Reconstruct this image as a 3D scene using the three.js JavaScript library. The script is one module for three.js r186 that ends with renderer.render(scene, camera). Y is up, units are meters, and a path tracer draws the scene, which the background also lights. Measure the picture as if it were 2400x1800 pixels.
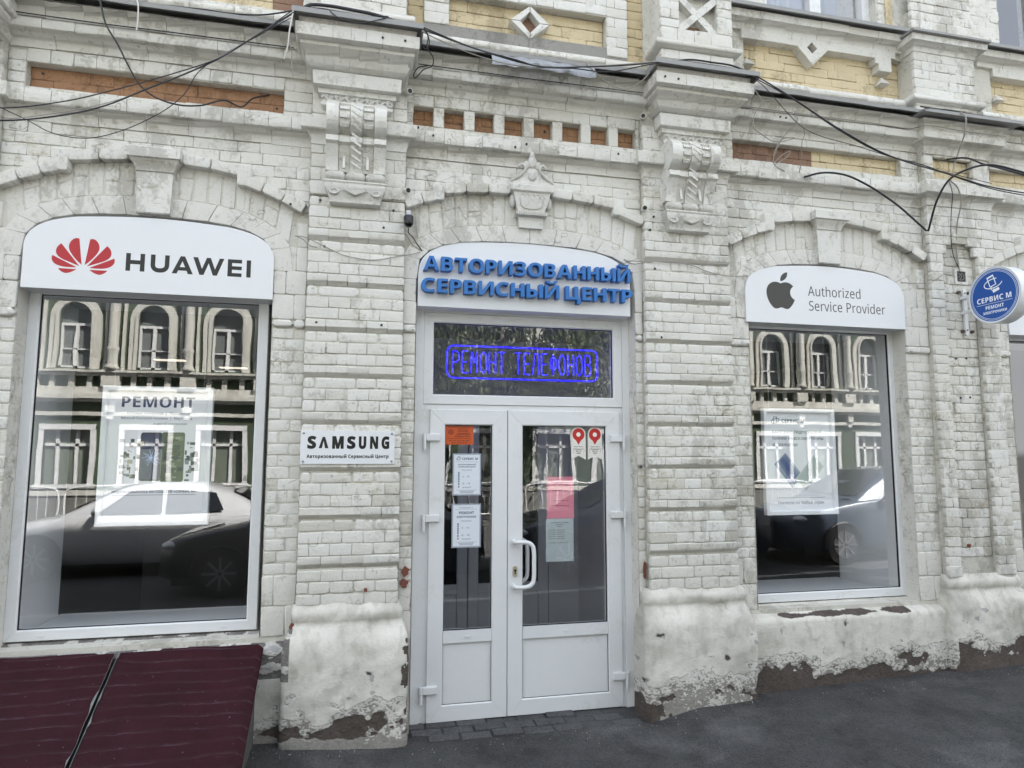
import * as THREE from 'three';
import { mergeGeometries, toCreasedNormals } from 'three/addons/utils/BufferGeometryUtils.js';
import { ImprovedNoise } from 'three/addons/math/ImprovedNoise.js';
import { RectAreaLightUniformsLib } from 'three/addons/lights/RectAreaLightUniformsLib.js';
import { FontLoader } from 'three/addons/loaders/FontLoader.js';
import { TextGeometry } from 'three/addons/geometries/TextGeometry.js';

// ---------- camera, sky, sun, exposure ----------
const scene = new THREE.Scene();
const camera = new THREE.PerspectiveCamera(59.5, 4 / 3, 0.05, 900);
camera.position.set(0, 1.72, 4.5);
camera.rotation.set(0.102403, -0.22486, 0.001988, 'YXZ');
scene.add(camera);
const renderer = new THREE.WebGLRenderer({ antialias: true });
renderer.toneMapping = THREE.LinearToneMapping;
renderer.toneMappingExposure = 6.5;
const SKY = 0.36;
renderer.shadowMap.enabled = true;
const sunDir = new THREE.Vector3(0.62, 1.0, -0.70).normalize();
// bright spring sky with a thin veil of high cloud, computed
const skyNoise = new ImprovedNoise();
{
  const w = 1024, h = 512, d = new Float32Array(w * h * 4);
  for (let j = 0; j < h; j++) for (let i = 0; i < w; i++) {
    const el = ((j + 0.5) / h - 0.5) * Math.PI, az = ((i + 0.5) / w - 0.5) * 2 * Math.PI, y = Math.sin(el), x = Math.cos(el) * Math.cos(az), z = Math.cos(el) * Math.sin(az);
    const t = Math.pow(Math.max(0, y), 0.55), k = 1 / (Math.max(0, y) + 0.25);
    let n = 0, f = 1.1, a = 0.55; for (let o = 0; o < 5; o++) { n += a * skyNoise.noise(x * k * f + 11, z * k * f * 1.6 + 3, o * 3.1); f *= 2.1; a *= 0.52; }
    const veil = 0.44 + 0.48 * Math.min(1, Math.max(0, n * 1.5 + 0.25)), glow = Math.pow(Math.max(0, x * sunDir.x + y * sunDir.y + z * sunDir.z), 24) * 0.6;
    const c = [1.0 + (0.36 - 1.0) * t, 1.02 + (0.58 - 1.02) * t, 1.06 + (1.0 - 1.06) * t], q = (j * w + i) * 4;
    for (let m = 0; m < 3; m++) d[q + m] = SKY * (y < 0 ? 0.35 : c[m] * (1 - veil) + [1.0, 0.99, 0.955][m] * veil + glow);
    d[q + 3] = 1;
  }
  const t = new THREE.DataTexture(d, w, h, THREE.RGBAFormat, THREE.FloatType); t.mapping = THREE.EquirectangularReflectionMapping; t.magFilter = t.minFilter = THREE.LinearFilter; t.needsUpdate = true;
  scene.background = t; scene.environment = t;
}
const sun = new THREE.DirectionalLight(0xfff9f0, 4.5);
sun.position.copy(sunDir).multiplyScalar(60); sun.castShadow = true; sun.name = 'sun';
Object.assign(sun.shadow.camera, { left: -30, right: 30, top: 30, bottom: -30, near: 1, far: 140 });
sun.shadow.mapSize.set(4096, 4096);
scene.add(sun);
RectAreaLightUniformsLib.init();

// ---------- helpers ----------
let seed = 20240511;
const rnd = () => { seed |= 0; seed = seed + 0x6D2B79F5 | 0; let t = Math.imul(seed ^ seed >>> 15, 1 | seed); t = t + Math.imul(t ^ t >>> 7, 61 | t) ^ t; return ((t ^ t >>> 14) >>> 0) / 4294967296; };
const rr = (a, b) => a + (b - a) * rnd();
const jit = a => (rnd() + rnd() - 1) * a;
const clamp = (x, a, b) => Math.min(b, Math.max(a, x));
const sstep = (a, b, x) => { const t = clamp((x - a) / (b - a), 0, 1); return t * t * (3 - 2 * t); };
const V = (x, y, z) => new THREE.Vector3(x, y, z);
const PN = new ImprovedNoise(); const pn = (x, y, z = 0) => PN.noise(x, y, z);
const pf = (x, y, z = 0, o = 4) => { let s = 0, a = 0.5; for (let i = 0; i < o; i++) { s += a * pn(x, y, z + i * 7.3); x *= 2.03; y *= 2.03; a *= 0.5; } return s; };
const taken = new Map();
function numbered(n) { const k = taken.get(n) || 0; taken.set(n, k + 1); return k ? n + '_' + String(k).padStart(3, '0') : n; }
function shade(o) { o.traverse(c => { if (c.isMesh) { c.castShadow = true; c.receiveShadow = true; } }); return o; }
function thing(name, label, category, group, pos) {
  const o = new THREE.Group(); o.name = numbered(name); scene.add(o);
  if (pos) o.position.set(...pos);
  o.userData = { label, category }; if (group) o.userData.group = group; return o;
}
function tag(o, label, category, group) { Object.assign(o.userData, { label, category }); if (group) o.userData.group = group; return o; }
function join(g) { if (!Array.isArray(g)) return g; return mergeGeometries(g.map(x => { const y = x.index ? x.toNonIndexed() : x; for (const k of Object.keys(y.attributes)) if (!['position', 'normal', 'uv'].includes(k)) y.deleteAttribute(k); return y; })); }
function part(name, g, m, parent) {
  const o = new THREE.Mesh(join(g), m); o.castShadow = o.receiveShadow = true;
  o.name = parent === scene ? numbered(name) : name; parent.add(o); return o;
}
function one(name, g, m, label, category, group) { return tag(part(name, g, m, scene), label, category, group); }
function struct(name, g, m) { const o = part(name, g, m, scene); o.userData.kind = 'structure'; return o; }
// uv in metres, box projected
function uvBox(g, s = 0.5) {
  if (g.index) g = g.toNonIndexed();
  const p = g.attributes.position, n = g.attributes.normal, uv = new Float32Array(p.count * 2);
  for (let i = 0; i < p.count; i++) {
    const ax = Math.abs(n.getX(i)), ay = Math.abs(n.getY(i)), az = Math.abs(n.getZ(i)), x = p.getX(i), y = p.getY(i), z = p.getZ(i);
    let u, v; if (az >= ax && az >= ay) { u = x; v = y; } else if (ax >= ay) { u = z + 0.37; v = y; } else { u = x; v = z + 0.61; }
    uv[2 * i] = u * s; uv[2 * i + 1] = v * s;
  }
  g.setAttribute('uv', new THREE.BufferAttribute(uv, 2)); return g;
}
function bx(x0, x1, y0, y1, z0, z1, s = 0.5) { const g = new THREE.BoxGeometry(x1 - x0, y1 - y0, z1 - z0); g.translate((x0 + x1) / 2, (y0 + y1) / 2, (z0 + z1) / 2); return uvBox(g, s); }
function fromTris(pos, s = 0.5, crease = 0) {
  let g = new THREE.BufferGeometry(); g.setAttribute('position', new THREE.Float32BufferAttribute(pos, 3)); g.computeVertexNormals();
  if (crease) g = toCreasedNormals(g, crease); return uvBox(g, s);
}
const pushQ = (a, p, q, r, s) => a.push(...p, ...q, ...r, ...p, ...r, ...s);
// a piece of moulding: levels {y, xl, xr, zf} from the bottom up, back plane zb
function pieceLoft(L, zb, crease = 0) {
  const a = [];
  for (let i = 0; i + 1 < L.length; i++) {
    const p = L[i], q = L[i + 1];
    pushQ(a, [p.xl, p.y, p.zf], [p.xr, p.y, p.zf], [q.xr, q.y, q.zf], [q.xl, q.y, q.zf]);
    pushQ(a, [p.xr, p.y, p.zf], [p.xr, p.y, zb], [q.xr, q.y, zb], [q.xr, q.y, q.zf]);
    pushQ(a, [p.xl, p.y, zb], [p.xl, p.y, p.zf], [q.xl, q.y, q.zf], [q.xl, q.y, zb]);
  }
  const b = L[0], t = L[L.length - 1];
  pushQ(a, [b.xl, b.y, zb], [b.xr, b.y, zb], [b.xr, b.y, b.zf], [b.xl, b.y, b.zf]);
  pushQ(a, [t.xl, t.y, t.zf], [t.xr, t.y, t.zf], [t.xr, t.y, zb], [t.xl, t.y, zb]);
  return fromTris(a, 0.5, crease);
}
// closed polygon in (z, y) drawn out along x
function prismX(poly, x0, x1, crease = 0.5) {
  const sh = new THREE.Shape(poly.map(([z, y]) => new THREE.Vector2(-z, y)));
  const g = new THREE.ExtrudeGeometry(sh, { depth: x1 - x0, bevelEnabled: false, curveSegments: 6 });
  g.rotateY(Math.PI / 2); g.translate(x0, 0, 0);
  return uvBox(crease ? toCreasedNormals(g, crease) : g);
}
function prismZ(pts, z0, z1, opt = {}) {
  const sh = pts instanceof THREE.Shape ? pts : new THREE.Shape(pts.map(([x, y]) => new THREE.Vector2(x, y)));
  const g = new THREE.ExtrudeGeometry(sh, { depth: z1 - z0 - (opt.bevel || 0), bevelEnabled: !!opt.bevel, bevelThickness: opt.bevel || 0, bevelSize: opt.bevel || 0, bevelOffset: -(opt.bevel || 0), bevelSegments: 2, curveSegments: opt.seg || 12 });
  g.translate(0, 0, z0); return uvBox(g, opt.s || 0.5);
}
function tube(pts, r, seg, rs = 6) { const c = new THREE.CatmullRomCurve3(pts.map(p => V(...p)), false, 'centripetal'); return new THREE.TubeGeometry(c, seg || pts.length * 7, r, rs, false); }
function cyl(r0, r1, a, b, n = 12) {
  const A = V(...a), B = V(...b), g = new THREE.CylinderGeometry(r1, r0, A.distanceTo(B), n);
  g.applyQuaternion(new THREE.Quaternion().setFromUnitVectors(V(0, 1, 0), B.clone().sub(A).normalize())); g.translate(...A.add(B).multiplyScalar(0.5).toArray()); return g;
}
function plane(x0, x1, y0, y1, z) { const g = new THREE.PlaneGeometry(x1 - x0, y1 - y0); g.translate((x0 + x1) / 2, (y0 + y1) / 2, z); return g; }

// ---------- textures ----------
function lattice(n, s) { const a = new Float32Array(n * n); let t = s * 7919 + 13; for (let i = 0; i < n * n; i++) { t = Math.imul(t ^ t >>> 15, 2246822519) + 374761393 | 0; t = Math.imul(t ^ t >>> 13, 3266489917); a[i] = ((t ^ t >>> 16) >>> 0) / 4294967296; } return a; }
// tileable noise with its own cell counts along x and y
function tileNoise(N, nx, ny, s) {
  const a = lattice(Math.max(nx, ny), s), m = Math.max(nx, ny), out = new Float32Array(N * N);
  for (let j = 0; j < N; j++) {
    const y = j / N * ny, j0 = Math.floor(y), fy = y - j0, sy = fy * fy * (3 - 2 * fy), r0 = (j0 % ny) * m, r1 = ((j0 + 1) % ny) * m;
    for (let i = 0; i < N; i++) {
      const x = i / N * nx, i0 = Math.floor(x), fx = x - i0, sx = fx * fx * (3 - 2 * fx), c0 = i0 % nx, c1 = (i0 + 1) % nx;
      const p = a[r0 + c0] + (a[r0 + c1] - a[r0 + c0]) * sx, q = a[r1 + c0] + (a[r1 + c1] - a[r1 + c0]) * sx;
      out[j * N + i] = p + (q - p) * sy;
    }
  }
  return out;
}
function sumNoise(N, list) { const o = new Float32Array(N * N); list.forEach(([nx, ny, w], k) => { const t = tileNoise(N, nx, ny, k + nx * 3 + ny); for (let i = 0; i < o.length; i++) o[i] += (t[i] - 0.5) * 2 * w; }); return o; }
function dataTex(w, h, f, srgb, wrap = true) {
  const d = new Uint8Array(w * h * 4);
  for (let j = 0; j < h; j++) for (let i = 0; i < w; i++) { const c = f(i, j, j * w + i), k = (j * w + i) * 4; d[k] = clamp(c[0], 0, 1) * 255; d[k + 1] = clamp(c[1], 0, 1) * 255; d[k + 2] = clamp(c[2], 0, 1) * 255; d[k + 3] = 255; }
  const t = new THREE.DataTexture(d, w, h, THREE.RGBAFormat); t.magFilter = THREE.LinearFilter; t.minFilter = THREE.LinearMipmapLinearFilter; t.generateMipmaps = true;
  if (wrap) t.wrapS = t.wrapT = THREE.RepeatWrapping; if (srgb) t.colorSpace = THREE.SRGBColorSpace; t.needsUpdate = true; return t;
}
const s2 = x => x <= 0.0031308 ? x * 12.92 : 1.055 * Math.pow(x, 1 / 2.4) - 0.055;   // linear to sRGB
const PAINT = 1024;
const pBlot = sumNoise(PAINT, [[3, 5, 0.5], [9, 13, 0.3], [31, 37, 0.25]]);
const pFine = sumNoise(PAINT, [[97, 113, 0.4], [230, 251, 0.5], [500, 470, 0.4]]);
const pCrk = sumNoise(PAINT, [[5, 7, 0.5], [13, 17, 0.3], [41, 37, 0.16]]), pCrk2 = sumNoise(PAINT, [[9, 8, 0.5], [23, 29, 0.25], [61, 67, 0.12]]);
const pStreak = sumNoise(PAINT, [[19, 140, 0.5], [43, 310, 0.5]]);
const crackAt = k => { const c = Math.max(sstep(0.016, 0.004, Math.abs(pCrk[k])) * sstep(0.05, 0.3, pBlot[k]), sstep(0.012, 0.003, Math.abs(pCrk2[k] - 0.05)) * sstep(0.1, 0.35, -pBlot[k])); return c; };
const pSoot = sumNoise(PAINT, [[5, 3, 0.4], [13, 7, 0.4], [47, 29, 0.35], [160, 120, 0.25]]), pSpot = sumNoise(PAINT, [[61, 67, 0.5], [149, 151, 0.5]]);
const paintMap = dataTex(PAINT, PAINT, (i, j, k) => {
  let v = 0.93 + 0.05 * pBlot[k] + 0.06 * pFine[k];
  const grime = sstep(0.22, 0.6, pBlot[k] * 0.5 + pStreak[k] * 0.4 + pFine[k] * 0.3), soot = sstep(0.12, 0.62, pSoot[k] + 0.2 * pFine[k]);
  const speck = pFine[k] > 0.87 ? 0.66 : pSpot[k] > 0.74 ? 0.72 : 1;
  v *= speck * (1 - 0.34 * crackAt(k)) * (1 - 0.27 * soot);
  return [s2(v * (1 - 0.22 * grime)), s2(v * (1 - 0.245 * grime - 0.01 * soot)), s2(v * (1 - 0.32 * grime - 0.03 * soot))];
}, true);
const paintBump = dataTex(PAINT, PAINT, (i, j, k) => { const v = 0.5 + 0.24 * pBlot[k] + 0.13 * pFine[k] + 0.07 * pStreak[k] - 0.25 * crackAt(k); return [v, v, v]; }, false);
const aMid = sumNoise(1024, [[5, 6, 0.5], [17, 15, 0.4], [53, 49, 0.3]]), aFine = sumNoise(1024, [[251, 260, 0.6], [512, 480, 0.7]]);
const aCr = sumNoise(1024, [[3, 4, 0.5], [11, 9, 0.3], [37, 31, 0.15]]);
const asphaltMap = dataTex(1024, 1024, (i, j, k) => {
  let v = 0.5 + 0.20 * aMid[k] + 0.24 * aFine[k]; if (aFine[k] > 0.90) v += 0.45; const cr = Math.abs(aCr[k]) < 0.006 && aMid[k] > 0.05 ? 0.5 : 1; v *= cr; if (aFine[k] < -0.85) v -= 0.16;
  return [s2(v), s2(v), s2(v)];
}, true);
const asphaltBump = dataTex(1024, 1024, (i, j, k) => { const v = 0.5 + 0.25 * aFine[k] + 0.12 * aMid[k]; return [v, v, v]; }, false);
function canvasTex(w, h, draw) {
  const c = document.createElement('canvas'); c.width = w; c.height = h; const x = c.getContext('2d'); draw(x, w, h);
  const t = new THREE.CanvasTexture(c); t.colorSpace = THREE.SRGBColorSpace; t.anisotropy = 8; return t;
}

const waveN = sumNoise(256, [[4, 3, 0.6], [9, 7, 0.3], [17, 12, 0.1]]);
const glassBump = dataTex(256, 256, (i, j, k) => { const v = 0.5 + 0.45 * waveN[k]; return [v, v, v]; }, false);
const dustN = sumNoise(512, [[5, 9, 0.4], [23, 31, 0.3], [120, 130, 0.3]]);
const pvcMap = dataTex(512, 512, (i, j, k) => { const d = sstep(0.2, 0.7, dustN[k]), v = 0.965 + 0.02 * dustN[k]; return [s2(v * (1 - 0.09 * d)), s2(v * (1 - 0.1 * d)), s2(v * (1 - 0.13 * d))]; }, true);

// ---------- materials ----------
const std = (r, g, b, o = {}) => new THREE.MeshStandardMaterial({ color: new THREE.Color().setRGB(r, g, b), roughness: 0.8, side: THREE.DoubleSide, ...o });
const painted = (r, g, b, bump = 0.006) => std(r * 0.85, g * 0.85, b * 0.85, { map: paintMap, bumpMap: paintBump, bumpScale: bump, roughness: 0.86 });
const M = {
  white: painted(0.81, 0.795, 0.735), white2: painted(0.835, 0.825, 0.775, 0.005), white3: painted(0.775, 0.755, 0.69), joint: painted(0.70, 0.68, 0.605, 0.006),
  white4: painted(0.69, 0.665, 0.59, 0.008),
  smooth: painted(0.81, 0.795, 0.74, 0.004),
  yellow: painted(0.76, 0.64, 0.42), yellow2: painted(0.60, 0.49, 0.30),
  terra: painted(0.40, 0.222, 0.122), terra2: painted(0.26, 0.145, 0.08), terra3: painted(0.31, 0.19, 0.13),
  render: painted(0.33, 0.32, 0.295), soffit: painted(0.56, 0.55, 0.49),
  brickred: std(0.17, 0.055, 0.036),
  flash: std(0.27, 0.27, 0.265, { metalness: 0.25, roughness: 0.55, bumpMap: paintBump, bumpScale: 0.003 }),
  alu: std(0.30, 0.31, 0.325, { metalness: 0.6, roughness: 0.48, bumpMap: paintBump, bumpScale: 0.012 }),
  pvc: std(0.70, 0.712, 0.72, { roughness: 0.34, map: pvcMap }), pvcIn: std(0.64, 0.66, 0.67, { roughness: 0.45 }),
  gasket: std(0.012, 0.012, 0.013, { roughness: 0.6 }),
  sign: std(0.69, 0.705, 0.725, { roughness: 0.3 }), signSide: std(0.62, 0.63, 0.64, { roughness: 0.4 }),
  cable: std(0.016, 0.016, 0.02, { roughness: 0.5 }), cableGrey: std(0.30, 0.28, 0.25, { roughness: 0.6 }), cableWhite: std(0.62, 0.61, 0.57, { roughness: 0.6 }),
  black: std(0.014, 0.014, 0.015, { roughness: 0.45 }), steel: std(0.35, 0.35, 0.36, { metalness: 0.8, roughness: 0.4 }), rust: std(0.09, 0.06, 0.045),
  glass: new THREE.MeshPhysicalMaterial({ color: 0xffffff, transmission: 1, thickness: 0, roughness: 0, ior: 2.2, bumpMap: glassBump, bumpScale: 0.0004 }),
  glassDark: new THREE.MeshPhysicalMaterial({ color: 0x9fb0b0, transmission: 1, thickness: 0, roughness: 0, ior: 1.7 }),
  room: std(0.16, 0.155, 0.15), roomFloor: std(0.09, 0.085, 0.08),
  blue: std(0.02, 0.145, 0.43, { roughness: 0.42 }), blueSide: std(0.014, 0.085, 0.33, { roughness: 0.45 }),
};
// ---------- the brick building ----------
const ZW = 0.13, ZC = 0.1212, ZP = 0.195;
const BAY = [
  { c: -1.243, a: 0.702, s: 0.48, y: 3.39, x0: -2.09, x1: -0.34, key: 'stone' },
  { c: 1.122, a: 0.770, s: 0.61, y: 3.406, x0: 0.266, x1: 1.947, key: 'urn' },
  { c: 3.470, a: 0.682, s: 0.48, y: 3.39, x0: 2.61, x1: 4.366, key: 'stone' },
  { c: 5.840, a: 0.690, s: 0.48, y: 3.39, x0: 4.99, x1: 6.70, key: 'stone' }];
const PIL = [[-2.70, -2.09], [-0.336, 0.266], [1.947, 2.61], [4.366, 4.99]];
const building = thing('brick_building', 'old white painted brick building with arched shop bays and yellow panels', 'building');
const sub = (name, parent = building) => { const o = new THREE.Group(); o.name = name; parent.add(o); return o; };
const bricks = [];
function quadBrick(q, zb, zf, r = 0.0034, rough = 1) {
  const cx = (q[0][0] + q[1][0] + q[2][0] + q[3][0]) / 4, cy = (q[0][1] + q[1][1] + q[2][1] + q[3][1]) / 4;
  const out = []; const cut = r * rr(0.6, 2.4);
  for (let i = 0; i < 4; i++) {
    const p = q[i], a = q[(i + 3) % 4], b = q[(i + 1) % 4];
    for (const o of [a, b]) { const d = Math.hypot(o[0] - p[0], o[1] - p[1]), t = Math.min(0.45, cut / d); out.push([p[0] + (o[0] - p[0]) * t + jit(0.0034) * rough, p[1] + (o[1] - p[1]) * t + jit(0.0034) * rough]); }
  }
  zf += jit(0.002) * rough + 0.003 * rough * pf(cx * 1.7, cy * 1.7, 3.1);
  const tx = jit(0.02) * rough, ty = jit(0.035) * rough, pos = [], nor = [], uv = [], idx = [];
  const add = (x, y, z, n) => { pos.push(x, y, z); const l = Math.hypot(...n); nor.push(n[0] / l, n[1] / l, n[2] / l); uv.push(x * 0.5, y * 0.5); };
  const dir = out.map(([x, y]) => { const l = Math.hypot(x - cx, y - cy) || 1; return [(x - cx) / l, (y - cy) / l]; });
  const H = Math.abs(q[2][1] - q[0][1]) || 0.05, W = Math.abs(q[1][0] - q[0][0]) || 0.05;
  const od = out.map(([x, y]) => { const ex = (x - cx) / (W / 2), ey = (y - cy) / (H / 2), k = Math.max(Math.abs(ex), Math.abs(ey)); return [Math.sign(ex) * Math.pow(Math.abs(ex) / k, 6), Math.sign(ey) * Math.pow(Math.abs(ey) / k, 6)]; });
  out.forEach(([x, y], i) => add(x, y, zb, [od[i][0], od[i][1], 0.01]));
  out.forEach(([x, y], i) => add(x, y, zf - r + (x - cx) * tx + (y - cy) * ty, [od[i][0], od[i][1], 0.3]));
  out.forEach(([x, y], i) => { const rj = r * rr(0.8, 1.5); add(x - od[i][0] * rj, y - od[i][1] * rj, zf + (x - cx) * tx + (y - cy) * ty + jit(0.0015) * rough, [od[i][0] * 0.10, od[i][1] * 0.10, 1]); });
  add(cx + jit(W * 0.2), cy + jit(H * 0.2), zf + jit(0.002) * rough, [jit(0.06), jit(0.06), 1]);
  for (let i = 0; i < 8; i++) { const j = (i + 1) % 8; idx.push(i, j, 8 + j, i, 8 + j, 8 + i, 8 + i, 8 + j, 16 + j, 8 + i, 16 + j, 16 + i, 16 + i, 16 + j, 24); }
  const g = new THREE.BufferGeometry(); g.setAttribute('position', new THREE.Float32BufferAttribute(pos, 3)); g.setAttribute('normal', new THREE.Float32BufferAttribute(nor, 3)); g.setAttribute('uv', new THREE.Float32BufferAttribute(uv, 2)); g.setIndex(idx);
  return g;
}
function pickWhite(y = 9) { const t = rnd(); if (y < 1.5 && t > 0.8) return M.white4; return t < 0.62 ? M.white : t < 0.82 ? M.white2 : M.white3; }
function addBrick(q, zb, zf, mat, parent, r, rough) {
  if (mat === 'white') mat = pickWhite(q[0][1]);
  const x = (q[0][0] + q[2][0]) / 2, y = (q[0][1] + q[2][1]) / 2, d = V(x, y, zf).sub(camera.position), f = -V(0, 0, 1).applyQuaternion(camera.quaternion).dot(d) * 1;
  const v = d.clone().applyQuaternion(camera.quaternion.clone().invert()), sx = v.x / -v.z / 0.762, sy = v.y / -v.z / 0.5715;
  const seen = Math.abs(sx) < 0.97 && Math.abs(sy) < 0.97;
  const area = seen ? Math.abs(q[1][0] - q[0][0]) * Math.abs(q[2][1] - q[0][1]) / (v.z * v.z) * Math.abs(d.z) / d.length() : 0;
  bricks.push({ g: quadBrick(q, zb, zf, r, rough), mat, parent, area });
}
const rectQ = (x0, x1, y0, y1) => [[x0, y0], [x1, y0], [x1, y1], [x0, y1]];
// courses of brick over a rectangle
function courses(x0, x1, y0, y1, zf, mat, parent, o = {}) {
  const n = Math.max(1, Math.round((y1 - y0) / (o.h || 0.073))), h = (y1 - y0) / n, J = o.joint || 0.0038, big = o.big ?? 0.35;
  for (let k = 0; k < n; k++) {
    let x = x0; const ya = y0 + k * h; let first = true;
    while (x < x1 - 0.02) {
      let w = first ? (k % 2 ? rr(0.06, 0.08) : rr(0.125, 0.14)) : rnd() < big ? rr(0.24, 0.265) : rr(0.12, 0.138); first = false;
      if (x1 - x - w < 0.05) w = x1 - x;
      const parts = o.skip ? [[x, x + w / 2], [x + w / 2, x + w]] : null;
      const wob = jit(0.003);
      const vj = rnd() < 0.55 ? -0.0004 : J * 0.36, ht = rnd() < 0.28 ? -0.0015 : J / 2, hb = rnd() < 0.22 ? -0.0015 : J / 2; const put = (a, b) => addBrick(rectQ(a + vj, b - vj, ya + hb + wob, ya + h - ht + jit(0.002)), zf - 0.03, zf + jit(o.dz || 0.002), mat, parent, o.r, o.rough);
      if (parts) { const ok = parts.map(([a, b]) => !o.skip((a + b) / 2, ya + h / 2)); if (ok[0] && ok[1]) put(x, x + w); else if (ok[0]) put(...parts[0]); else if (ok[1]) put(...parts[1]); }
      else put(x, x + w);
      x += w;
    }
  }
}
const archY = (b, u, off = 0) => { const a = b.a + off, t = clamp(Math.abs(u) / a, 0, 1), n = off > 0.05 ? 2.6 : 3; return 2.88 + (3.155 + off - 2.88) * Math.pow(1 - Math.pow(t, n), 1 / n); };
const hoodY = (b, u) => { const t = Math.abs(u); return t < b.s ? 3.485 - 0.045 * (t / b.s) ** 2 : b.y - (t - b.s) * 0.27 - (t - b.s) ** 2 * 0.4; };

// core of the wall, with the openings and niches cut out
const niches = [[-1.995, -0.52, 3.905, 4.058, 'terra'], [2.705, 4.208, 3.938, 4.09, 'mixed'], [5.08, 6.5, 3.938, 4.09, 'yellow']];
for (let k = 0; k < 8; k++) niches.push([0.312 + k * 0.2105, 0.312 + k * 0.2105 + 0.137, 3.925, 4.062, 'terra']);
const upYellow = [[-2.0, -0.42, 4.61, 4.93, 'b1'], [0.54, 1.70, 4.662, 4.905, 'b2'], [2.83, 4.28, 4.58, 4.93, 'b3'], [5.17, 6.62, 4.58, 4.93, 'b3']];
const upWin = [[3.03, 4.06], [5.30, 6.36], [0.60, 1.66], [-1.75, -0.70]];
function holeRect(x0, x1, y0, y1) { const p = new THREE.Path(); p.moveTo(x0, y0); p.lineTo(x0, y1); p.lineTo(x1, y1); p.lineTo(x1, y0); p.closePath(); return p; }
function wallShape(withNiches) {
  const s = new THREE.Shape(); s.moveTo(-9, -0.6); s.lineTo(12, -0.6); s.lineTo(12, 10); s.lineTo(-9, 10); s.closePath();
  BAY.forEach((b, i) => {
    const y0 = i === 1 ? -0.3 : 0.62, p = new THREE.Path(); p.moveTo(b.c - b.a, y0);
    for (let k = 0; k <= 40; k++) { const u = -Math.cos(k / 40 * Math.PI) * b.a; p.lineTo(b.c + u, archY(b, u)); }
    p.lineTo(b.c + b.a, y0); p.closePath(); s.holes.push(p);
  });
  upWin.forEach(([a, b]) => s.holes.push(holeRect(a, b, 5.125, 6.9)));
  if (withNiches) { niches.forEach(n => s.holes.push(holeRect(n[0], n[1], n[2], n[3]))); upYellow.forEach(n => s.holes.push(holeRect(n[0], n[1], n[2], n[3]))); }
  return s;
}
const wallPart = part('wall', [prismZ(wallShape(true), 0.05, ZC), prismZ(wallShape(false), -0.55, 0.05)], M.joint, building);
part('roof', [bx(-9, 12, 10, 10.25, -11, 0.45), bx(-9, 12, -0.6, 10, -11, -10.7), bx(-9, -8.7, -0.6, 10, -10.7, -0.55), bx(11.7, 12, -0.6, 10, -10.7, -0.55)], M.flash, building);
part('storey_floor', bx(-8.7, 11.7, 4.2, 4.45, -10.7, -0.551), M.room, building);

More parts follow.
